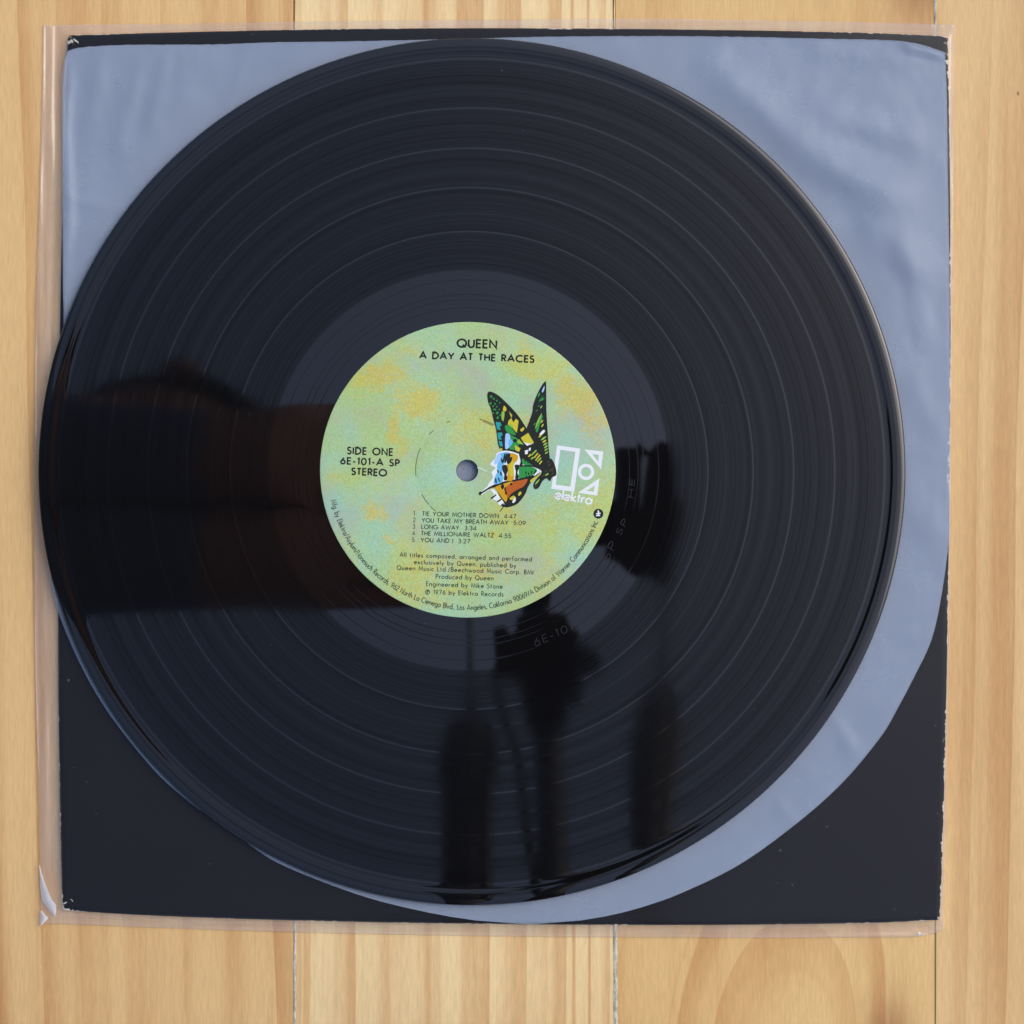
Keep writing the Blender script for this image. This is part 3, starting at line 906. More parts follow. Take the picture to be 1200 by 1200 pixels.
def line(text, xl, xr, yl, yr, cap, weight, mat=ink, tr=0.22, parent=None, z=PZ, slant=0.0, name="lettering", yscale=1.0):
    """one line of print from photo position (xl, yl) to (xr, yr) on its baseline"""
    vs, fs = [], []
    ux, uy = xr - xl, yr - yl
    L = math.hypot(ux, uy); ux /= L; uy /= L
    nx, ny = uy, -ux                                   # up, away from the baseline
    sx = (L - weight) / natural(text, tr)
    adv = 0.0
    k = 0
    for ch in text:
        w, strokes = G[ch]
        for st in strokes:
            pts = []
            for gx, gy in st:
                q = weight / 2 + (adv + gx) * sx + slant * gy * cap
                h = gy * (cap - weight) * yscale + weight / 2
                px, py = xl + ux * q + nx * h, yl + uy * q + ny * h
                pts.append(((px - 600) * rs, -(py - 600) * rs))
            ribbon(pts, weight * rs, z + (k % 3) * 4e-6, vs, fs)
            k += 1
        adv += w + tr
    return obj(name, vs, fs, mat, parent or plabel)

def arc_line(text, cx, cy, rb, a0, a1, cap, weight, mat, tr=0.2):
    """print running round the foot of the label; angles clockwise from +x with y down"""
    vs, fs = [], []
    total = natural(text, tr)
    da = (a1 - a0) / total
    adv, k = 0.0, 0
    for ch in text:
        w, strokes = G[ch]
        for st in strokes:
            pts = []
            for gx, gy in st:
                t = R_(a0 + da * (adv + gx))
                r = rb - gy * cap
                pts.append(((cx + r * math.cos(t) - 600) * rs, -(cy + r * math.sin(t) - 600) * rs))
            ribbon(pts, weight * rs, PZ + (k % 3) * 4e-6, vs, fs)
            k += 1
        adv += w + tr
    return obj("lettering", vs, fs, mat, plabel)

line("QUEEN", 534.8, 582.8, 407.6, 409.2, 11.2, 2.2, tr=.24)
line("A DAY AT THE RACES", 491, 626.3, 420.6, 425.6, 9.2, 1.9, tr=.26)
line("SIDE ONE", 406.3, 461, 532.6, 534.6, 9.4, 1.8, tr=.28)
line("6E-101-A SP", 398.4, 468.6, 544.2, 547.2, 9.0, 1.75, tr=.28)
line("STEREO", 411.2, 453.6, 556.8, 558.8, 9.2, 1.85, tr=.24)
TRK = [("1.", "TIE YOUR MOTHER DOWN", "4:47", 484.2, 494.6, 584.8, 590.6, 605, 604.6, 0.031),
       ("2.", "YOU TAKE MY BREATH AWAY", "5:09", 484.0, 494.0, 595.9, 601.6, 616.2, 612.3, 0.029),
       ("3.", "LONG AWAY", "3:34", 483.6, 493.6, 538.2, 544, 558.6, 620.0, 0.029),
       ("4.", "THE MILLIONAIRE WALTZ", "4:55", 483.2, 493.2, 578.8, 584.3, 599, 627.6, 0.029),
       ("5.", "YOU AND I", "3:27", 482.8, 492.8, 531.2, 536.6, 551.2, 635.4, 0.030)]
for num, ti, tm, xn, x0, x1, x2, x3, yb, sl in TRK:
    line(num, xn, xn + 4.2, yb - 0.3, yb - 0.2, 5.6, 0.7, ink_thin)
    line(ti, x0, x1, yb, yb + (x1 - x0) * sl, 5.5, 0.88, ink_thin, tr=.24)
    line(tm, x2, x3, yb + (x2 - x0) * sl, yb + (x3 - x0) * sl, 5.5, 0.84, ink_thin)
line("All titles composed, arranged and performed", 468.2, 623.4, 652.6, 658.2, 5.7, 0.82, ink_thin, tr=.3)
line("exclusively by Queen, published by", 485.0, 605, 661.2, 665.6, 5.7, 0.82, ink_thin, tr=.3)
line("Queen Music Ltd./Beechwood Music Corp. BMI", 464.8, 625, 668.0, 673.6, 5.7, 0.82, ink_thin, tr=.28)
line("Produced by Queen", 510.5, 578.4, 678.2, 680.6, 5.9, 0.82, ink_thin, tr=.3)
line("Engineered by Mike Stone", 499.2, 589.2, 687.0, 690.2, 5.9, 0.82, ink_thin, tr=.3)
line("\u2117 1976 by Elektra Records", 498.2, 590, 696.4, 699.4, 5.9, 0.82, ink_thin, tr=.3)
arc_line("Mfg. by Elektra/Asylum/Nonesuch Records, 962 North La Cienega Blvd., Los Angeles, California 90069/A Division of Warner Communications Inc.",
         LAB_C[0], LAB_C[1], 164.2, 167.4, 21.6, 6.0, 0.82, ink_thin, tr=.2)

# pressing ring: the shade in its crease painted as broken dark arcs
def arcs_part(name, cx, cy, spans, w, mat, z, parent):
    vs, fs = [], []
    for (r, a0, a1) in spans:
        n = max(4, int(abs(a1 - a0) / 2))
        pts = []
        for i in range(n + 1):
            t = R_(a0 + (a1 - a0) * i / n)
            pts.append(((cx + r * math.cos(t) - 600) * rs, -(cy + r * math.sin(t) - 600) * rs))
        ribbon(pts, w * rs, z, vs, fs)
    return obj(name, vs, fs, mat, parent)
arcs_part("pressing_ring_shade", LAB_C[0], LAB_C[1], [(61, 173, 205), (61.2, 222, 229), (60.6, 246, 250), (61, 138, 152), (61, 283, 300), (61.2, 128, 136)], 0.75, flat("ring_shade", lin(88, 98, 78), 0.7, 0.1), PZ + 2e-5, plabel)
arcs_part("scratch", HOLE_C[0] + 7, HOLE_C[1] + 24, [(28, -80, -55)], 0.8, white_ink, PZ, plabel)

# the round dark seal, with its three little slanted bars
def disc_part(name, px, py, r, mat, z, parent, n=28):
    vs = [((px + r * math.cos(2 * math.pi * i / n) - 600) * rs, -(py + r * math.sin(2 * math.pi * i / n) - 600) * rs, z) for i in range(n)]
    return obj(name, vs, [tuple(reversed(range(n)))], mat, parent)
disc_part("seal", 701.2, 602, 5.8, ink, PZ, plabel)
vs, fs = [], []
for (x0, y0, x1, y1) in ((698.4, 604.2, 703.2, 604.0), (698.6, 602.0, 703.8, 601.4), (700.2, 599.6, 702.0, 599.0), (700.9, 598.2, 701.6, 604.5)):
    ribbon([((x0 - 600) * rs, -(y0 - 600) * rs), ((x1 - 600) * rs, -(y1 - 600) * rs)], 1.5 * rs, PZ + 3e-5 + len(vs) * 1e-6, vs, fs)
obj("seal_mark", vs, fs, white_ink, plabel)

# emblem: a tall frame, two triangles and a ring, and the word below ----------
def b5(p):                                              # enlarged drawing -> photo position
    return (555 + p[0] / 7.5, 440 + p[1] / 7.5)
def w5(p):
    q = b5(p)
    return ((q[0] - 600) * rs, -(q[1] - 600) * rs)

vs, fs = [], []
def band(outer, inner, z):
    b = len(vs)
    for o_, i_ in zip(outer, inner):
        vs.append((*w5(o_), z)); vs.append((*w5(i_), z))
    n = len(outer)
    for i in range(n):
        k = (i + 1) % n
        fs.append((b + 2 * i, b + 2 * i + 1, b + 2 * k + 1, b + 2 * k))
band([(733, 614), (937, 643), (884, 1022), (683, 996)], [(762, 653), (893, 672), (850, 977), (722, 960)], PZ)
band([(972, 650), (1140, 668), (1120, 826)], [(1043, 692), (1101, 698), (1094, 757)], PZ)
band([(1106, 903), (1086, 1057), (917, 1031)], [(1066, 968), (1053, 1022), (993, 1013)], PZ)
band([(988 + 72 * math.cos(2 * math.pi * i / 28), 848 + 72 * math.sin(2 * math.pi * i / 28)) for i in range(28)],
     [(988 + 43 * math.cos(2 * math.pi * i / 28), 848 + 43 * math.sin(2 * math.pi * i / 28)) for i in range(28)], PZ)
obj("emblem", vs, fs, white_ink, plabel)
e0, e1 = b5((704, 1086)), b5((1040, 1142))
line("elektra", e0[0], e1[0], e0[1], e1[1], 12.6, 2.0, white_ink, tr=.12, z=PZ + 2e-5)

# butterfly --------------------------------------------------------------------
BF = dict(k=ink, w=white_ink)
for nm, c in dict(g=(52, 150, 72), y=(206, 196, 60), o=(188, 98, 40), b=(110, 186, 226), t=(44, 160, 160), l=(150, 190, 80), u=(170, 205, 245), h=(214, 160, 34), d=(70, 66, 44), e=(24, 92, 50)).items():
    BF[nm] = flat("wing_print", lin(*c), 0.6, 0.15)
keys = list(BF)
polys = []
def P(c, pts, smooth=True, lay=0): polys.append((c, pts, smooth, lay))
# black ground of the wings
P('k', [(120, 168), (134, 143), (160, 145), (210, 170), (262, 214), (340, 292), (402, 366), (468, 468), (540, 566), (612, 690), (645, 760), (640, 825), (600, 838), (520, 780), (410, 695), (310, 662), (242, 657), (216, 612), (205, 540), (194, 460), (176, 400), (150, 290), (127, 235)], True, 0)
P('k', [(632, 52), (638, 75), (640, 300), (650, 480), (660, 640), (668, 750), (620, 770), (572, 650), (500, 540), (466, 476), (490, 400), (516, 320), (522, 262), (556, 170), (602, 84)], True, 1)
P('w', [(200, 690), (232, 670), (300, 663), (360, 678), (430, 710), (598, 832), (500, 890), (360, 930), (240, 950), (165, 985), (75, 1047), (55, 1035), (120, 975), (134, 946), (170, 895), (158, 850), (192, 812), (146, 785), (160, 760), (190, 728)], True, 2)
P('k', [(44, 1040), (56, 1022), (80, 1018), (160, 968), (250, 936), (400, 905), (520, 870), (600, 832), (490, 960), (455, 1040), (392, 1122), (330, 1152), (272, 1157), (262, 1110), (230, 1060), (180, 985), (80, 1035), (60, 1052)], True, 3)
P('w', [(150, 1010), (178, 1000), (205, 1030), (232, 1075), (268, 1120), (258, 1152), (220, 1132), (200, 1100), (155, 1082), (180, 1046)], True, 4)
P('k', [(148, 1078), (196, 1042), (202, 1052), (160, 1088)], False, 5)
P('k', [(205, 1104), (240, 1082), (248, 1092), (214, 1116)], False, 5)
P('k', [(236, 1140), (262, 1122), (272, 1150), (262, 1158)], False, 5)
# left fore wing
for (x, y, r) in ((155, 186, 13), (178, 205, 10), (150, 246, 12), (172, 270, 9), (188, 250, 9), (205, 222, 9), (170, 330, 9), (190, 300, 10), (208, 330, 14), (205, 275, 8), (230, 240, 7), (178, 298, 7), (212, 372, 13), (236, 350, 9), (226, 300, 7)):
    P('g', [(x - r, y + 3), (x, y - r), (x + r * .8, y - 2), (x + 2, y + r * .9)], True, 6)
P('y', [(268, 266), (288, 290), (282, 316), (258, 306)], True, 6)
P('l', [(248, 320), (272, 326), (262, 400), (246, 380)], True, 6)
P('y', [(312, 316), (340, 350), (330, 376), (306, 400), (300, 430), (345, 466), (380, 505), (396, 400), (372, 380), (350, 412), (335, 385)], False, 6)
P('l', [(310, 420), (345, 440), (350, 470), (318, 446)], False, 7)
P('y', [(410, 478), (436, 455), (446, 470), (424, 494)], True, 6)
P('t', [(194, 408), (236, 412), (246, 440), (228, 450), (240, 480), (206, 474)], False, 6)
P('g', [(274, 450), (310, 440), (372, 520), (300, 505)], True, 6)
P('t', [(208, 505), (246, 500), (256, 520), (236, 540), (250, 566), (216, 560)], False, 6)
P('t', [(218, 575), (250, 580), (256, 625), (232, 622)], False, 6)
P('u', [(284, 512), (318, 520), (330, 560), (316, 628), (282, 648), (276, 590)], True, 6)
P('g', [(322, 526), (392, 560), (440, 610), (400, 604), (380, 650), (316, 646), (330, 590)], True, 6)
P('l', [(400, 560), (436, 606), (400, 600), (380, 580)], False, 7)
P('y', [(360, 612), (412, 640), (400, 672), (370, 660)], False, 7)
P('b', [(318, 560), (344, 580), (324, 622), (306, 600)], True, 7)
P('k', [(345, 572), (362, 556), (382, 572), (366, 592)], True, 8)
P('y', [(414, 548), (480, 504), (530, 590), (500, 610), (470, 596), (440, 590)], False, 6)
P('w', [(440, 588), (500, 600), (526, 596), (470, 618)], False, 7)
P('y', [(234, 636), (256, 646), (246, 660), (236, 656)], False, 6)
P('w', [(450, 660), (480, 652), (476, 690), (452, 694)], False, 6)
P('w', [(486, 640), (504, 632), (500, 660), (484, 664)], False, 6)
for i, (x0, y0, x1, y1) in enumerate(((500, 700, 556, 654), (526, 720, 570, 680), (540, 744, 588, 694), (556, 756, 596, 720), (574, 775, 604, 748), (478, 710, 508, 690), (500, 732, 530, 716))):
    P('y' if i % 3 else 'l', [(x0, y0), (x1 - 8, y1 - 2), (x1, y1 + 9), (x0 + 8, y0 + 8)], False, 6)
# right fore wing
P('u', [(600, 138), (622, 92), (620, 128), (606, 150)], True, 6)
for (x0, y0, x1, y1, c) in ((566, 190, 582, 150, 'g'), (570, 240, 614, 170, 'e'), (578, 226, 624, 196, 'g'), (546, 316, 564, 300, 'g'), (566, 276, 582, 262, 'g'), (586, 290, 604, 264, 'l'), (540, 470, 600, 330, 'l'), (528, 440, 545, 415, 'g'), (584, 420, 612, 392, 'y'), (596, 455, 616, 424, 'y'), (574, 530, 630, 490, 'l'), (570, 545, 600, 520, 'y'), (590, 570, 640, 535, 'l'), (604, 590, 640, 566, 'y'), (610, 615, 648, 590, 'l'), (618, 640, 652, 612, 'l'), (622, 664, 652, 640, 'l'), (626, 690, 656, 668, 'l')):
    dx, dy = x1 - x0, y1 - y0
    l = math.hypot(dx, dy); nx, ny = -dy / l * min(9, l * .18), dx / l * min(9, l * .18)
    P(c, [(x0, y0), (x0 + dx * .5 + nx, y0 + dy * .5 + ny), (x1, y1), (x0 + dx * .5 - nx, y0 + dy * .5 - ny)], True, 6)
P('g', [(545, 480), (566, 430), (600, 350), (606, 372), (580, 440), (560, 500)], True, 7)
P('w', [(580, 516), (610, 480), (628, 486), (600, 520)], True, 7)
# hind wing
P('b', [(226, 690), (300, 674), (312, 690), (298, 740), (262, 790), (252, 850), (262, 900), (240, 944), (180, 952), (186, 894), (212, 842), (205, 800), (226, 740)], True, 5)
P('u', [(206, 700), (236, 680), (240, 720), (216, 770), (180, 776)], True, 6)
P('h', [(314, 686), (384, 700), (386, 742), (352, 790), (352, 912), (286, 922), (300, 860), (290, 800), (300, 770)], True, 6)
P('y', [(318, 756), (356, 760), (350, 800), (352, 880), (320, 880), (310, 820)], True, 7)
P('k', [(252, 794), (288, 788), (302, 830), (290, 870), (298, 900), (288, 922), (266, 916), (270, 870), (256, 840)], True, 8)
P('k', [(300, 690), (322, 688), (322, 720), (340, 716), (330, 760), (300, 780), (290, 740)], True, 8)
for (x0, y0, x1, y1) in ((240, 730, 250, 770), (270, 690, 260, 760), (286, 690, 276, 765), (206, 830, 214, 856), (232, 848, 240, 880), (188, 906, 196, 946), (212, 900, 226, 935)):
    P('k', [(x0, y0), (x0 + 12, y0 + 4), (x1 + 8, y1), (x1 - 4, y1 - 6)], True, 8)
P('k', [(362, 790), (396, 786), (404, 800), (386, 850), (396, 900), (366, 908), (372, 850)], True, 8)
P('k', [(400, 690), (436, 706), (430, 790), (404, 800), (412, 750)], True, 7)
P('g', [(432, 726), (500, 752), (556, 800), (500, 792), (432, 780)], True, 8)
P('g', [(402, 806), (470, 800), (520, 806), (560, 836), (520, 872), (470, 890), (396, 902), (398, 860)], True, 8)
P('k', [(430, 708), (520, 760), (602, 828), (596, 836), (500, 776), (424, 722)], True, 9)
P('k', [(400, 792), (520, 790), (590, 830), (515, 803), (404, 803)], True, 9)
for (x0, y0) in ((456, 845), (480, 855), (505, 840), (530, 850), (450, 740), (474, 750), (498, 762), (520, 775), (460, 880), (486, 880), (540, 832)):
    P('k', [(x0, y0), (x0 + 9, y0 + 2), (x0 + 6, y0 + 24), (x0 - 2, y0 + 16)], True, 9)
P('w', [(520, 872), (590, 834), (594, 842), (536, 884)], False, 9)
P('y', [(500, 920), (560, 878), (592, 850), (560, 895), (510, 940)], True, 9)
# lower lobe
P('h', [(186, 984), (262, 952), (340, 932), (330, 960), (270, 990), (286, 1040), (300, 1078), (284, 1110), (262, 1092), (232, 1048), (206, 1010)], True, 6)
P('o', [(286, 986), (340, 940), (420, 920), (476, 912), (440, 975), (392, 1000), (330, 1040), (306, 1076), (294, 1040)], True, 7)
for (x, y, rx, ry) in ((254, 976, 16, 26), (284, 1030, 9, 18), (330, 955, 12, 12)):
    P('k', [(x - rx, y), (x, y - ry), (x + rx, y), (x, y + ry)], True, 8)
P('y', [(316, 1080), (350, 1056), (368, 1072), (356, 1092), (330, 1094)], True, 7)
P('w', [(340, 1110), (366, 1070), (370, 1100), (350, 1120)], True, 8)
P('y', [(394, 1034), (414, 1020), (420, 1040), (396, 1058)], True, 7)
P('k', [(300, 1070), (320, 1090), (322, 1130), (296, 1120)], True, 8)
# body
P('k', [(600, 790), (622, 768), (676, 730), (712, 780), (728, 850), (722, 880), (690, 896), (672, 928), (640, 905), (605, 930), (576, 982), (545, 1000), (526, 980), (530, 945), (560, 900), (596, 860)], True, 10)
for (x0, y0, x1, y1, c) in ((640, 770, 668, 748, 'd'), (650, 800, 680, 770, 'd'), (620, 850, 650, 830, 'd'), (660, 850, 700, 810, 'd'), (540, 960, 580, 910, 'l'), (536, 984, 556, 960, 'd'), (600, 890, 640, 860, 'd'), (680, 880, 706, 850, 'd'), (630, 880, 660, 860, 'l'), (690, 850, 700, 800, 'd')):
    P(c, [(x0, y0), ((x0 + x1) / 2 - 5, (y0 + y1) / 2 - 5), (x1, y1), ((x0 + x1) / 2 + 5, (y0 + y1) / 2 + 5)], True, 11)
P('k', [(75, 405), (100, 406), (168, 438), (166, 442), (100, 411)], False, 0)
P('k', [(228, 1196), (256, 1156), (264, 1158), (234, 1198)], False, 0)
bm = bmesh.new()
for i, (c, pts, sm, lay) in enumerate(polys):
    if sm: pts = catmull(pts, 4, True)
    z = PZ + 1e-5 + lay * 6e-6 + (i % 5) * 1e-6
    f = bm.faces.new([bm.verts.new((*[q for q in Vector((*w5(p), z)) - Vector(rroot.location)],)) for p in pts])
    f.normal_update()
    if f.normal.z < 0: f.normal_flip()
    f.material_index = keys.index(c)
bmesh.ops.triangulate(bm, faces=bm.faces)
me = bpy.data.meshes.new("butterfly")
bm.to_mesh(me); bm.free()
for kx in keys: me.materials.append(BF[kx])
bo = bpy.data.objects.new("butterfly", me); COL.objects.link(bo); bo.parent = plabel

# marks scratched into the run-out -----------------------------------------------
etch = flat("scratched_vinyl", lin(36, 38, 43), 0.5, 0.4)
EZ = RT + 0.00004
def scratch(text, xl, yl, xr, yr, cap, w=0.55):
    return line(text, xl, xr, yl, yr, cap, w, etch, tr=.3, parent=disc, z=EZ, slant=0.12, name="scratched_mark")
scratch("6E-101", 627, 758, 672, 738, 9)
scratch("SP", 713, 658, 723, 638, 9)
scratch("SP", 727, 628, 736, 611, 7)
scratch("HE", 742, 584, 744, 562, 6)

# ----------------------------------------------------------------------------
# what stands round the record and shows mirrored in it
# ----------------------------------------------------------------------------
black_metal = flat("black_metal", lin(26, 26, 30), 0.55, 0.3)
black_rubber = flat("black_rubber", lin(18, 18, 20), 0.7, 0.2)

def mirror_y(px, py, Y):
    """the point in the upright plane y = Y whose mirror image falls on px, py"""
    s = -Y / (K * (py - 600))
    return Vector(((px - 600) * K * s, Y, 2 * RT + (s - 1) * H)), K * s
def mirror_z(px, py, z):
    s = (H + z - 2 * RT) / H
    return Vector(((px - 600) * K * s, -(py - 600) * K * s, z))

def tube(path, name, mat, parent, n=20, flatten=1.0):
    """path = [(point, radius)]"""
    vs, fs = [], []
    m = len(path)
    for j, (p, r) in enumerate(path):
        a = path[max(0, j - 1)][0]; b = path[min(m - 1, j + 1)][0]
        t = (b - a).normalized()
        u = t.cross(Vector((0, 1, 0)))
        if u.length < 0.1: u = t.cross(Vector((1, 0, 0)))
        u.normalize(); v = t.cross(u)
        for i in range(n):
            q = 2 * math.pi * i / n
            vs.append(p + u * (r * math.cos(q)) + v * (r * flatten * math.sin(q)))
    for j in range(m - 1):
        for i in range(n):
            a, b = j * n + i, j * n + (i + 1) % n
            fs.append((a, b, b + n, a + n))
    fs.append(tuple(reversed(range(n)))); fs.append(tuple((m - 1) * n + i for i in range(n)))
    return obj(name, vs, fs, mat, parent, True)

def light_stand(label, base_px, shape, rod, Y):
    """a slim black floor-lamp like stand: ribbed body, sloping shoulder, thin rod"""
    p0, _ = mirror_y(shape[0][0], shape[0][1], Y)
    foot = Vector((p0.x, Y, 0.0))
    t = thing("slim_stand", (foot.x, foot.y, 0.0), label, "stand", "slim black stands beyond the near edge of the record")
    tube([(foot + Vector((0, 0, 0.0)), 0.012), (foot + Vector((0, 0, 0.006)), 0.012), (foot + Vector((0, 0, 0.02)), 0.006), (p0, shape[0][2] / 2 * K * 1.3)], "foot", black_metal, t)
    path = []
    for (px, py, w) in shape:
        p, s = mirror_y(px, py, Y)
        path.append((p, w / 2 * s))
    tube(path, "body", black_metal, t)
    # ribs down the body
    for off in (-0.34, 0.02, 0.36):
        rp = []
        for (px, py, w) in shape[:-2]:
            p, s = mirror_y(px + off * w, py, Y)
            rp.append((p + Vector((0, w / 2 * s * 0.92, 0)), 0.05 * w * s))
        if len(rp) > 1: tube(rp, "rib", black_rubber, t, 8)
    path = []
    for (px, py, w) in rod:
        p, s = mirror_y(px, py, Y)
        path.append((p, w / 2 * s))
    tube(path, "rod", black_metal, t, 12)
    return t

light_stand("slim black ribbed stand with thin rod, mirrored left of the thick post", 548,
            [(547, 1075, 58), (547, 1040, 60), (547, 980, 60), (547.5, 920, 62), (548, 908, 70), (549, 890, 72), (550, 872, 60), (551, 858, 42), (552, 850, 24), (552, 838, 11)],
            [(552, 840, 14), (552, 800, 9), (551, 760, 7), (550, 715, 6.5)], -0.20)
light_stand("slim black stand with tapered head, mirrored right of the thick post", 765,
            [(756, 1075, 32), (759, 1020, 38), (763, 960, 50), (767, 900, 60), (770, 862, 60), (772, 840, 50), (774, 822, 36), (775, 808, 20), (776, 790, 12)],
            [(776, 792, 12), (777, 760, 9), (779, 720, 9), (781, 690, 9)], -0.20)

# the camera stand: post on the table, clamp head, bracket and cable
pb, _ = mirror_y(648, 1060, -0.20)
cs = thing("camera_stand", (pb.x, -0.20, 0.0), "black post with clamp head, knob and hanging cable, mirrored in the lower grooves", "camera stand")
path = [(Vector((pb.x, -0.20, 0.0)), 0.011)]
for (px, py, w) in ((649, 1060, 37), (648, 1000, 36), (645, 920, 35), (641, 860, 34), (639, 838, 34)):
    p, s = mirror_y(px, py, -0.20)
    path.append((p, w / 2 * s))
tube(path, "post", black_metal, cs)
ptop = path[-1][0]
def slab(name, pts, z0, z1, mat, parent, e=0.003):
    """a bevelled plate whose outline mirrors on the given photo positions"""
    low = [mirror_z(x, y, z0) for x, y in pts]
    c = sum(low, Vector()) / len(low)
    rings = []
    for f, z in ((0.96, z0), (1.0, z0 + e), (1.0, z1 - e), (0.96, z1)):
        rings.append([Vector((c.x + (p.x - c.x) * f, c.y + (p.y - c.y) * f, z)) for p in low])
    n = len(low)
    vs = [p for r in rings for p in r]
    fs = []
    for j in range(3):
        for i in range(n):
            a, b = j * n + i, j * n + (i + 1) % n
            fs.append((a, b, b + n, a + n))
    fs.append(tuple(reversed(range(n)))); fs.append(tuple(3 * n + i for i in range(n)))
    return obj(name, vs, fs, mat, parent)
slab("clamp_head", [(578, 740), (590, 736), (598, 748), (604, 744), (606, 726), (640, 712), (646, 720), (664, 722), (672, 738), (680, 742), (676, 762), (684, 800), (680, 826), (640, 838), (612, 832), (608, 800), (596, 796), (582, 798)], 0.66, 0.70, black_metal, cs)
slab("knob", catmull([(670, 776), (676, 764), (692, 760), (702, 768), (704, 780), (696, 790), (682, 792), (672, 786)], 3, True), 0.655, 0.69, black_rubber, cs)
slab("mount_arm", [(612, 740), (612, 600), (640, 585), (725, 585), (725, 640), (670, 640), (650, 660), (640, 740)], 0.705, 0.72, black_metal, cs)
slab("bracket", [(726, 524), (750, 524), (752, 530), (750, 600), (757, 602), (766, 530), (774, 518), (788, 520), (793, 540), (796, 580), (803, 592), (800, 620), (792, 650), (788, 676), (780, 690), (768, 678), (744, 676), (726, 660), (712, 655), (722, 620), (726, 580)], 0.64, 0.70, black_metal, cs)
slab("bracket_plate", [(748, 518), (758, 528), (768, 527), (776, 516), (782, 520), (776, 534), (752, 534)], 0.63, 0.65, black_metal, cs)
slab("head_foot", [(618, 830), (664, 826), (662, 850), (622, 854)], 0.67, 0.71, black_metal, cs)
neck = mirror_z(640, 840, 0.68)
tube([(ptop, 0.017), ((ptop + neck) / 2, 0.016), (neck, 0.016)], "post_neck", black_metal, cs)
cp = catmull([mirror_z(588, 770, .68), mirror_z(580, 800, .68), mirror_z(592, 845, .66), mirror_z(606, 885, .62), mirror_z(612, 930, .58), mirror_z(618, 980, .54), mirror_z(628, 1034, .50), mirror_z(638, 1080, .46)], 6)
tube([(Vector(p), 0.0030) for p in cp], "cable", black_rubber, cs, 8)

# the photographer leaning in from the left ---------------------------------------
skin = flat("skin", lin(138, 96, 74), 0.55, 0.3)
shirt = flat("dark_cloth", lin(84, 98, 134), 0.9, 0.1)
jeans = flat("blue_denim", lin(42, 52, 80), 0.9, 0.1)
hair_m = flat("dark_hair", lin(30, 24, 20), 0.6, 0.3)

def skinned(name, joints, bones, parent, root, mats, pick, sub=3):
    me = bpy.data.meshes.new(name)
    keysj = list(joints)
    me.from_pydata([joints[k][0] for k in keysj], [(keysj.index(a), keysj.index(b)) for a, b in bones], [])
    o = bpy.data.objects.new(name, me); COL.objects.link(o)
    o.modifiers.new("skin", 'SKIN')
    me.skin_vertices or None
    for i, k in enumerate(keysj):
        r = joints[k][1]
        sv = me.skin_vertices[0].data[i]
        sv.radius = r if isinstance(r, tuple) else (r, r)
        sv.use_root = (k == root)
    s = o.modifiers.new("sub", 'SUBSURF'); s.levels = sub; s.render_levels = sub
    dg = bpy.context.evaluated_depsgraph_get()
    dg.update()
    ev = bpy.data.meshes.new_from_object(o.evaluated_get(dg))
    vs = [tuple(v.co) for v in ev.vertices]; fs = [tuple(p.vertices) for p in ev.polygons]
    bpy.data.objects.remove(o); bpy.data.meshes.remove(me)
    mi = [pick(sum((Vector(vs[q]) for q in f), Vector()) / len(f)) for f in fs]
    r = obj(name, vs, fs, mats, parent, True, mi)
    bpy.data.meshes.remove(ev)
    return r

V = Vector
person = thing("person", (-0.62, 0.02, -0.75), "person in dark clothes leaning in from the left, mirrored in the grooves", "person")
J = {
    'pelvis': (V((-.60, .03, .15)), (.145, .115)), 'waist': (V((-.47, .03, .30)), (.125, .10)), 'chest': (V((-.345, .036, .46)), (.175, .165)), 'neck0': (V((-.335, .03, .60)), .062),
    'neck1': (V((-.30, .03, .67)), .054), 'head0': (V((-.275, .03, .735)), (.070, .082)), 'head1': (V((-.262, .03, .80)), (.074, .09)), 'head2': (V((-.262, .03, .87)), .055),
    'shl': (V((-.44, .16, .56)), .062), 'ell': (V((-.335, .028, .38)), .044), 'wrl': (V((-.170, .034, .52)), .032), 'hal': (V((-.140, .038, .548)), (.036, .024)),
    'shr': (V((-.44, -.10, .56)), .062), 'elr': (V((-.330, -.022, .38)), .044), 'wrr': (V((-.160, -.032, .52)), .032), 'har': (V((-.128, -.031, .55)), (.036, .024)),
    'hpl': (V((-.62, .13, .08)), .088), 'knl': (V((-.60, .14, -.29)), .062), 'anl': (V((-.66, .15, -.67)), .042), 'fol': (V((-.56, .16, -.715)), .035),
    'hpr': (V((-.62, -.07, .08)), .088), 'knr': (V((-.60, -.08, -.29)), .062), 'anr': (V((-.66, -.09, -.67)), .042), 'for': (V((-.56, -.10, -.715)), .035),
}
B = [('pelvis', 'waist'), ('waist', 'chest'), ('chest', 'neck0'), ('neck0', 'neck1'), ('neck1', 'head0'), ('head0', 'head1'), ('head1', 'head2'),
     ('chest', 'shl'), ('shl', 'ell'), ('ell', 'wrl'), ('wrl', 'hal'), ('chest', 'shr'), ('shr', 'elr'), ('elr', 'wrr'), ('wrr', 'har'),
     ('pelvis', 'hpl'), ('hpl', 'knl'), ('knl', 'anl'), ('anl', 'fol'), ('pelvis', 'hpr'), ('hpr', 'knr'), ('knr', 'anr'), ('anr', 'for')]
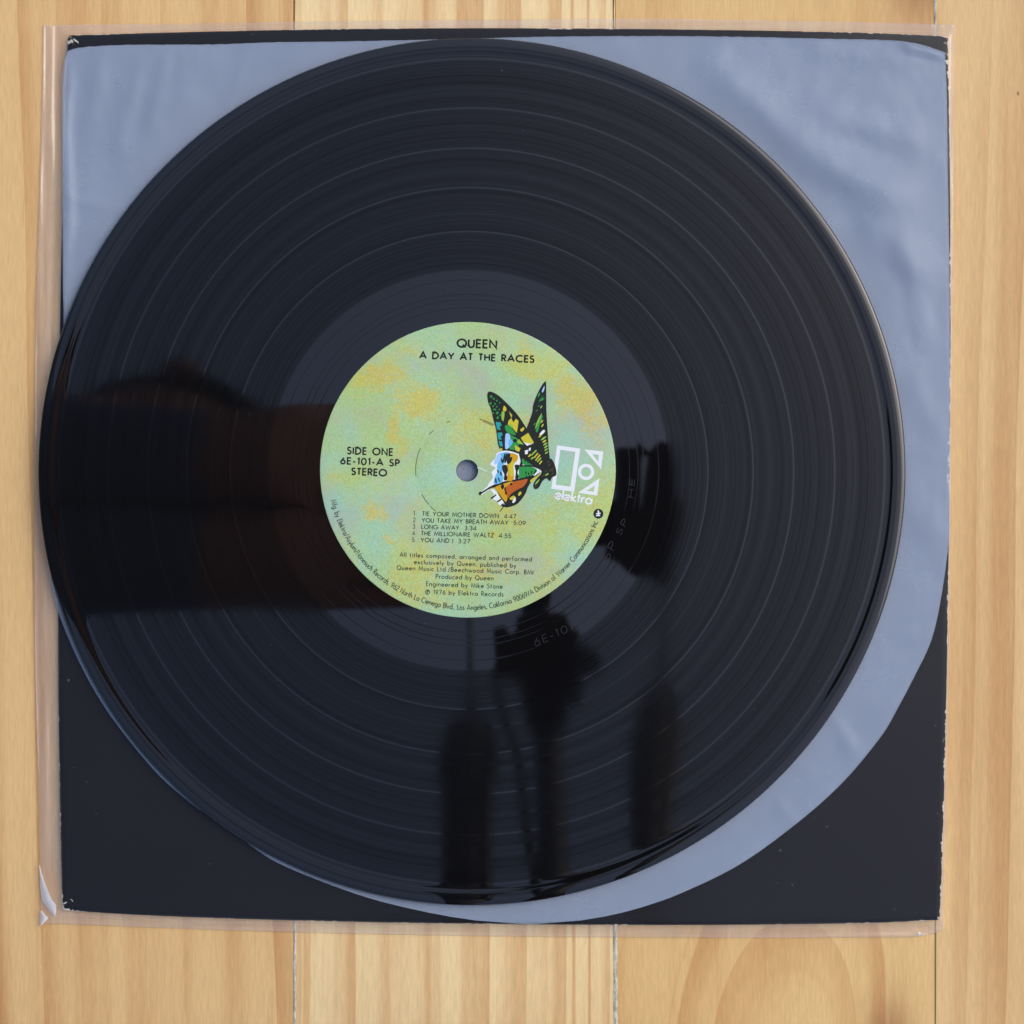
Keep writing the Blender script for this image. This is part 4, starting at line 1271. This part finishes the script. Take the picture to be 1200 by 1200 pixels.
for side, hb, d in (('l', J['hal'][0], V((.4, 0, .5))), ('r', J['har'][0], V((.4, .0, .5)))):
    d = d.normalized(); across = V((0, 1, 0)) - d * d.y; across.normalize(); palm = d.cross(across)
    for q, (off, ln) in enumerate(((-.026, .062), (-.009, .074), (.009, .070), (.026, .056))):
        a = hb + across * off + d * .018
        b = a + d * ln * .5 - palm * .006
        c = b + d * ln * .35 - palm * .022
        e = c + d * ln * .12 - palm * .022
        for nm, p, r in (('a', a, .0095), ('b', b, .009), ('c', c, .0085), ('e', e, .0075)):
            J[f'f{side}{q}{nm}'] = (p, r)
        B += [('ha' + side, f'f{side}{q}a'), (f'f{side}{q}a', f'f{side}{q}b'), (f'f{side}{q}b', f'f{side}{q}c'), (f'f{side}{q}c', f'f{side}{q}e')]
    sgn = -1 if side == 'l' else 1
    a = hb + across * sgn * .032 - d * .01
    b = a + across * sgn * .016 + d * .028 - palm * .01
    c = b + d * .026 - palm * .012
    for nm, p, r in (('a', a, .012), ('b', b, .0105), ('c', c, .009)): J[f't{side}{nm}'] = (p, r)
    B += [('ha' + side, f't{side}a'), (f't{side}a', f't{side}b'), (f't{side}b', f't{side}c')]
def pick(c):
    if c.x > -.19 and c.z < .70: return 0
    if c.z > .615: return 0
    if c.z > .16 - (c.x + .6) * .3: return 1
    return 2 if c.z > -.68 else 3
body = skinned("body", J, B, person, 'pelvis', [skin, shirt, jeans, black_rubber], pick)
# hair cap and face
hc = V((-.262, .03, .815))
vs, fs = [], []
nu, nv = 24, 12
for j in range(nv + 1):
    th = j / nv * 1.75
    for i in range(nu):
        ph = 2 * math.pi * i / nu
        lim = 1.0 + 0.03 * math.sin(ph * 7 + j)
        d = V((math.sin(th) * math.cos(ph), math.sin(th) * math.sin(ph), math.cos(th)))
        p = V((d.x * .098 - .014, d.y * .084, d.z * .112)) * lim
        vs.append(hc + p)
for j in range(nv):
    for i in range(nu):
        a, b = j * nu + i, j * nu + (i + 1) % nu
        cxm = sum((vs[q].x for q in (a, b, b + nu, a + nu))) / 4
        if cxm > hc.x + .045 and j > 5: continue
        fs.append((a, b, b + nu, a + nu))
obj("hair", vs, fs, hair_m, person, True)
def blob(name, c, r, mat, parent, n=12):
    vs, fs = [], []
    for j in range(n // 2 + 1):
        th = math.pi * j / (n // 2)
        for i in range(n):
            ph = 2 * math.pi * i / n
            vs.append(c + V((r[0] * math.sin(th) * math.cos(ph), r[1] * math.sin(th) * math.sin(ph), r[2] * math.cos(th))))
    for j in range(n // 2):
        for i in range(n):
            a, b = j * n + i, j * n + (i + 1) % n
            fs.append((a, a + n, b + n, b))
    return obj(name, vs, fs, mat, parent, True)
blob("nose", V((-.180, .03, .775)), (.014, .012, .022), skin, person)
blob("mouth", V((-.186, .03, .738)), (.006, .022, .006), flat("lips", lin(150, 84, 76)), person)
for s in (-1, 1):
    blob("eye", V((-.189, .03 + s * .032, .797)), (.008, .014, .008), white_ink, person)
    blob("ear", V((-.262, .03 + s * .083, .785)), (.016, .010, .03), skin, person)
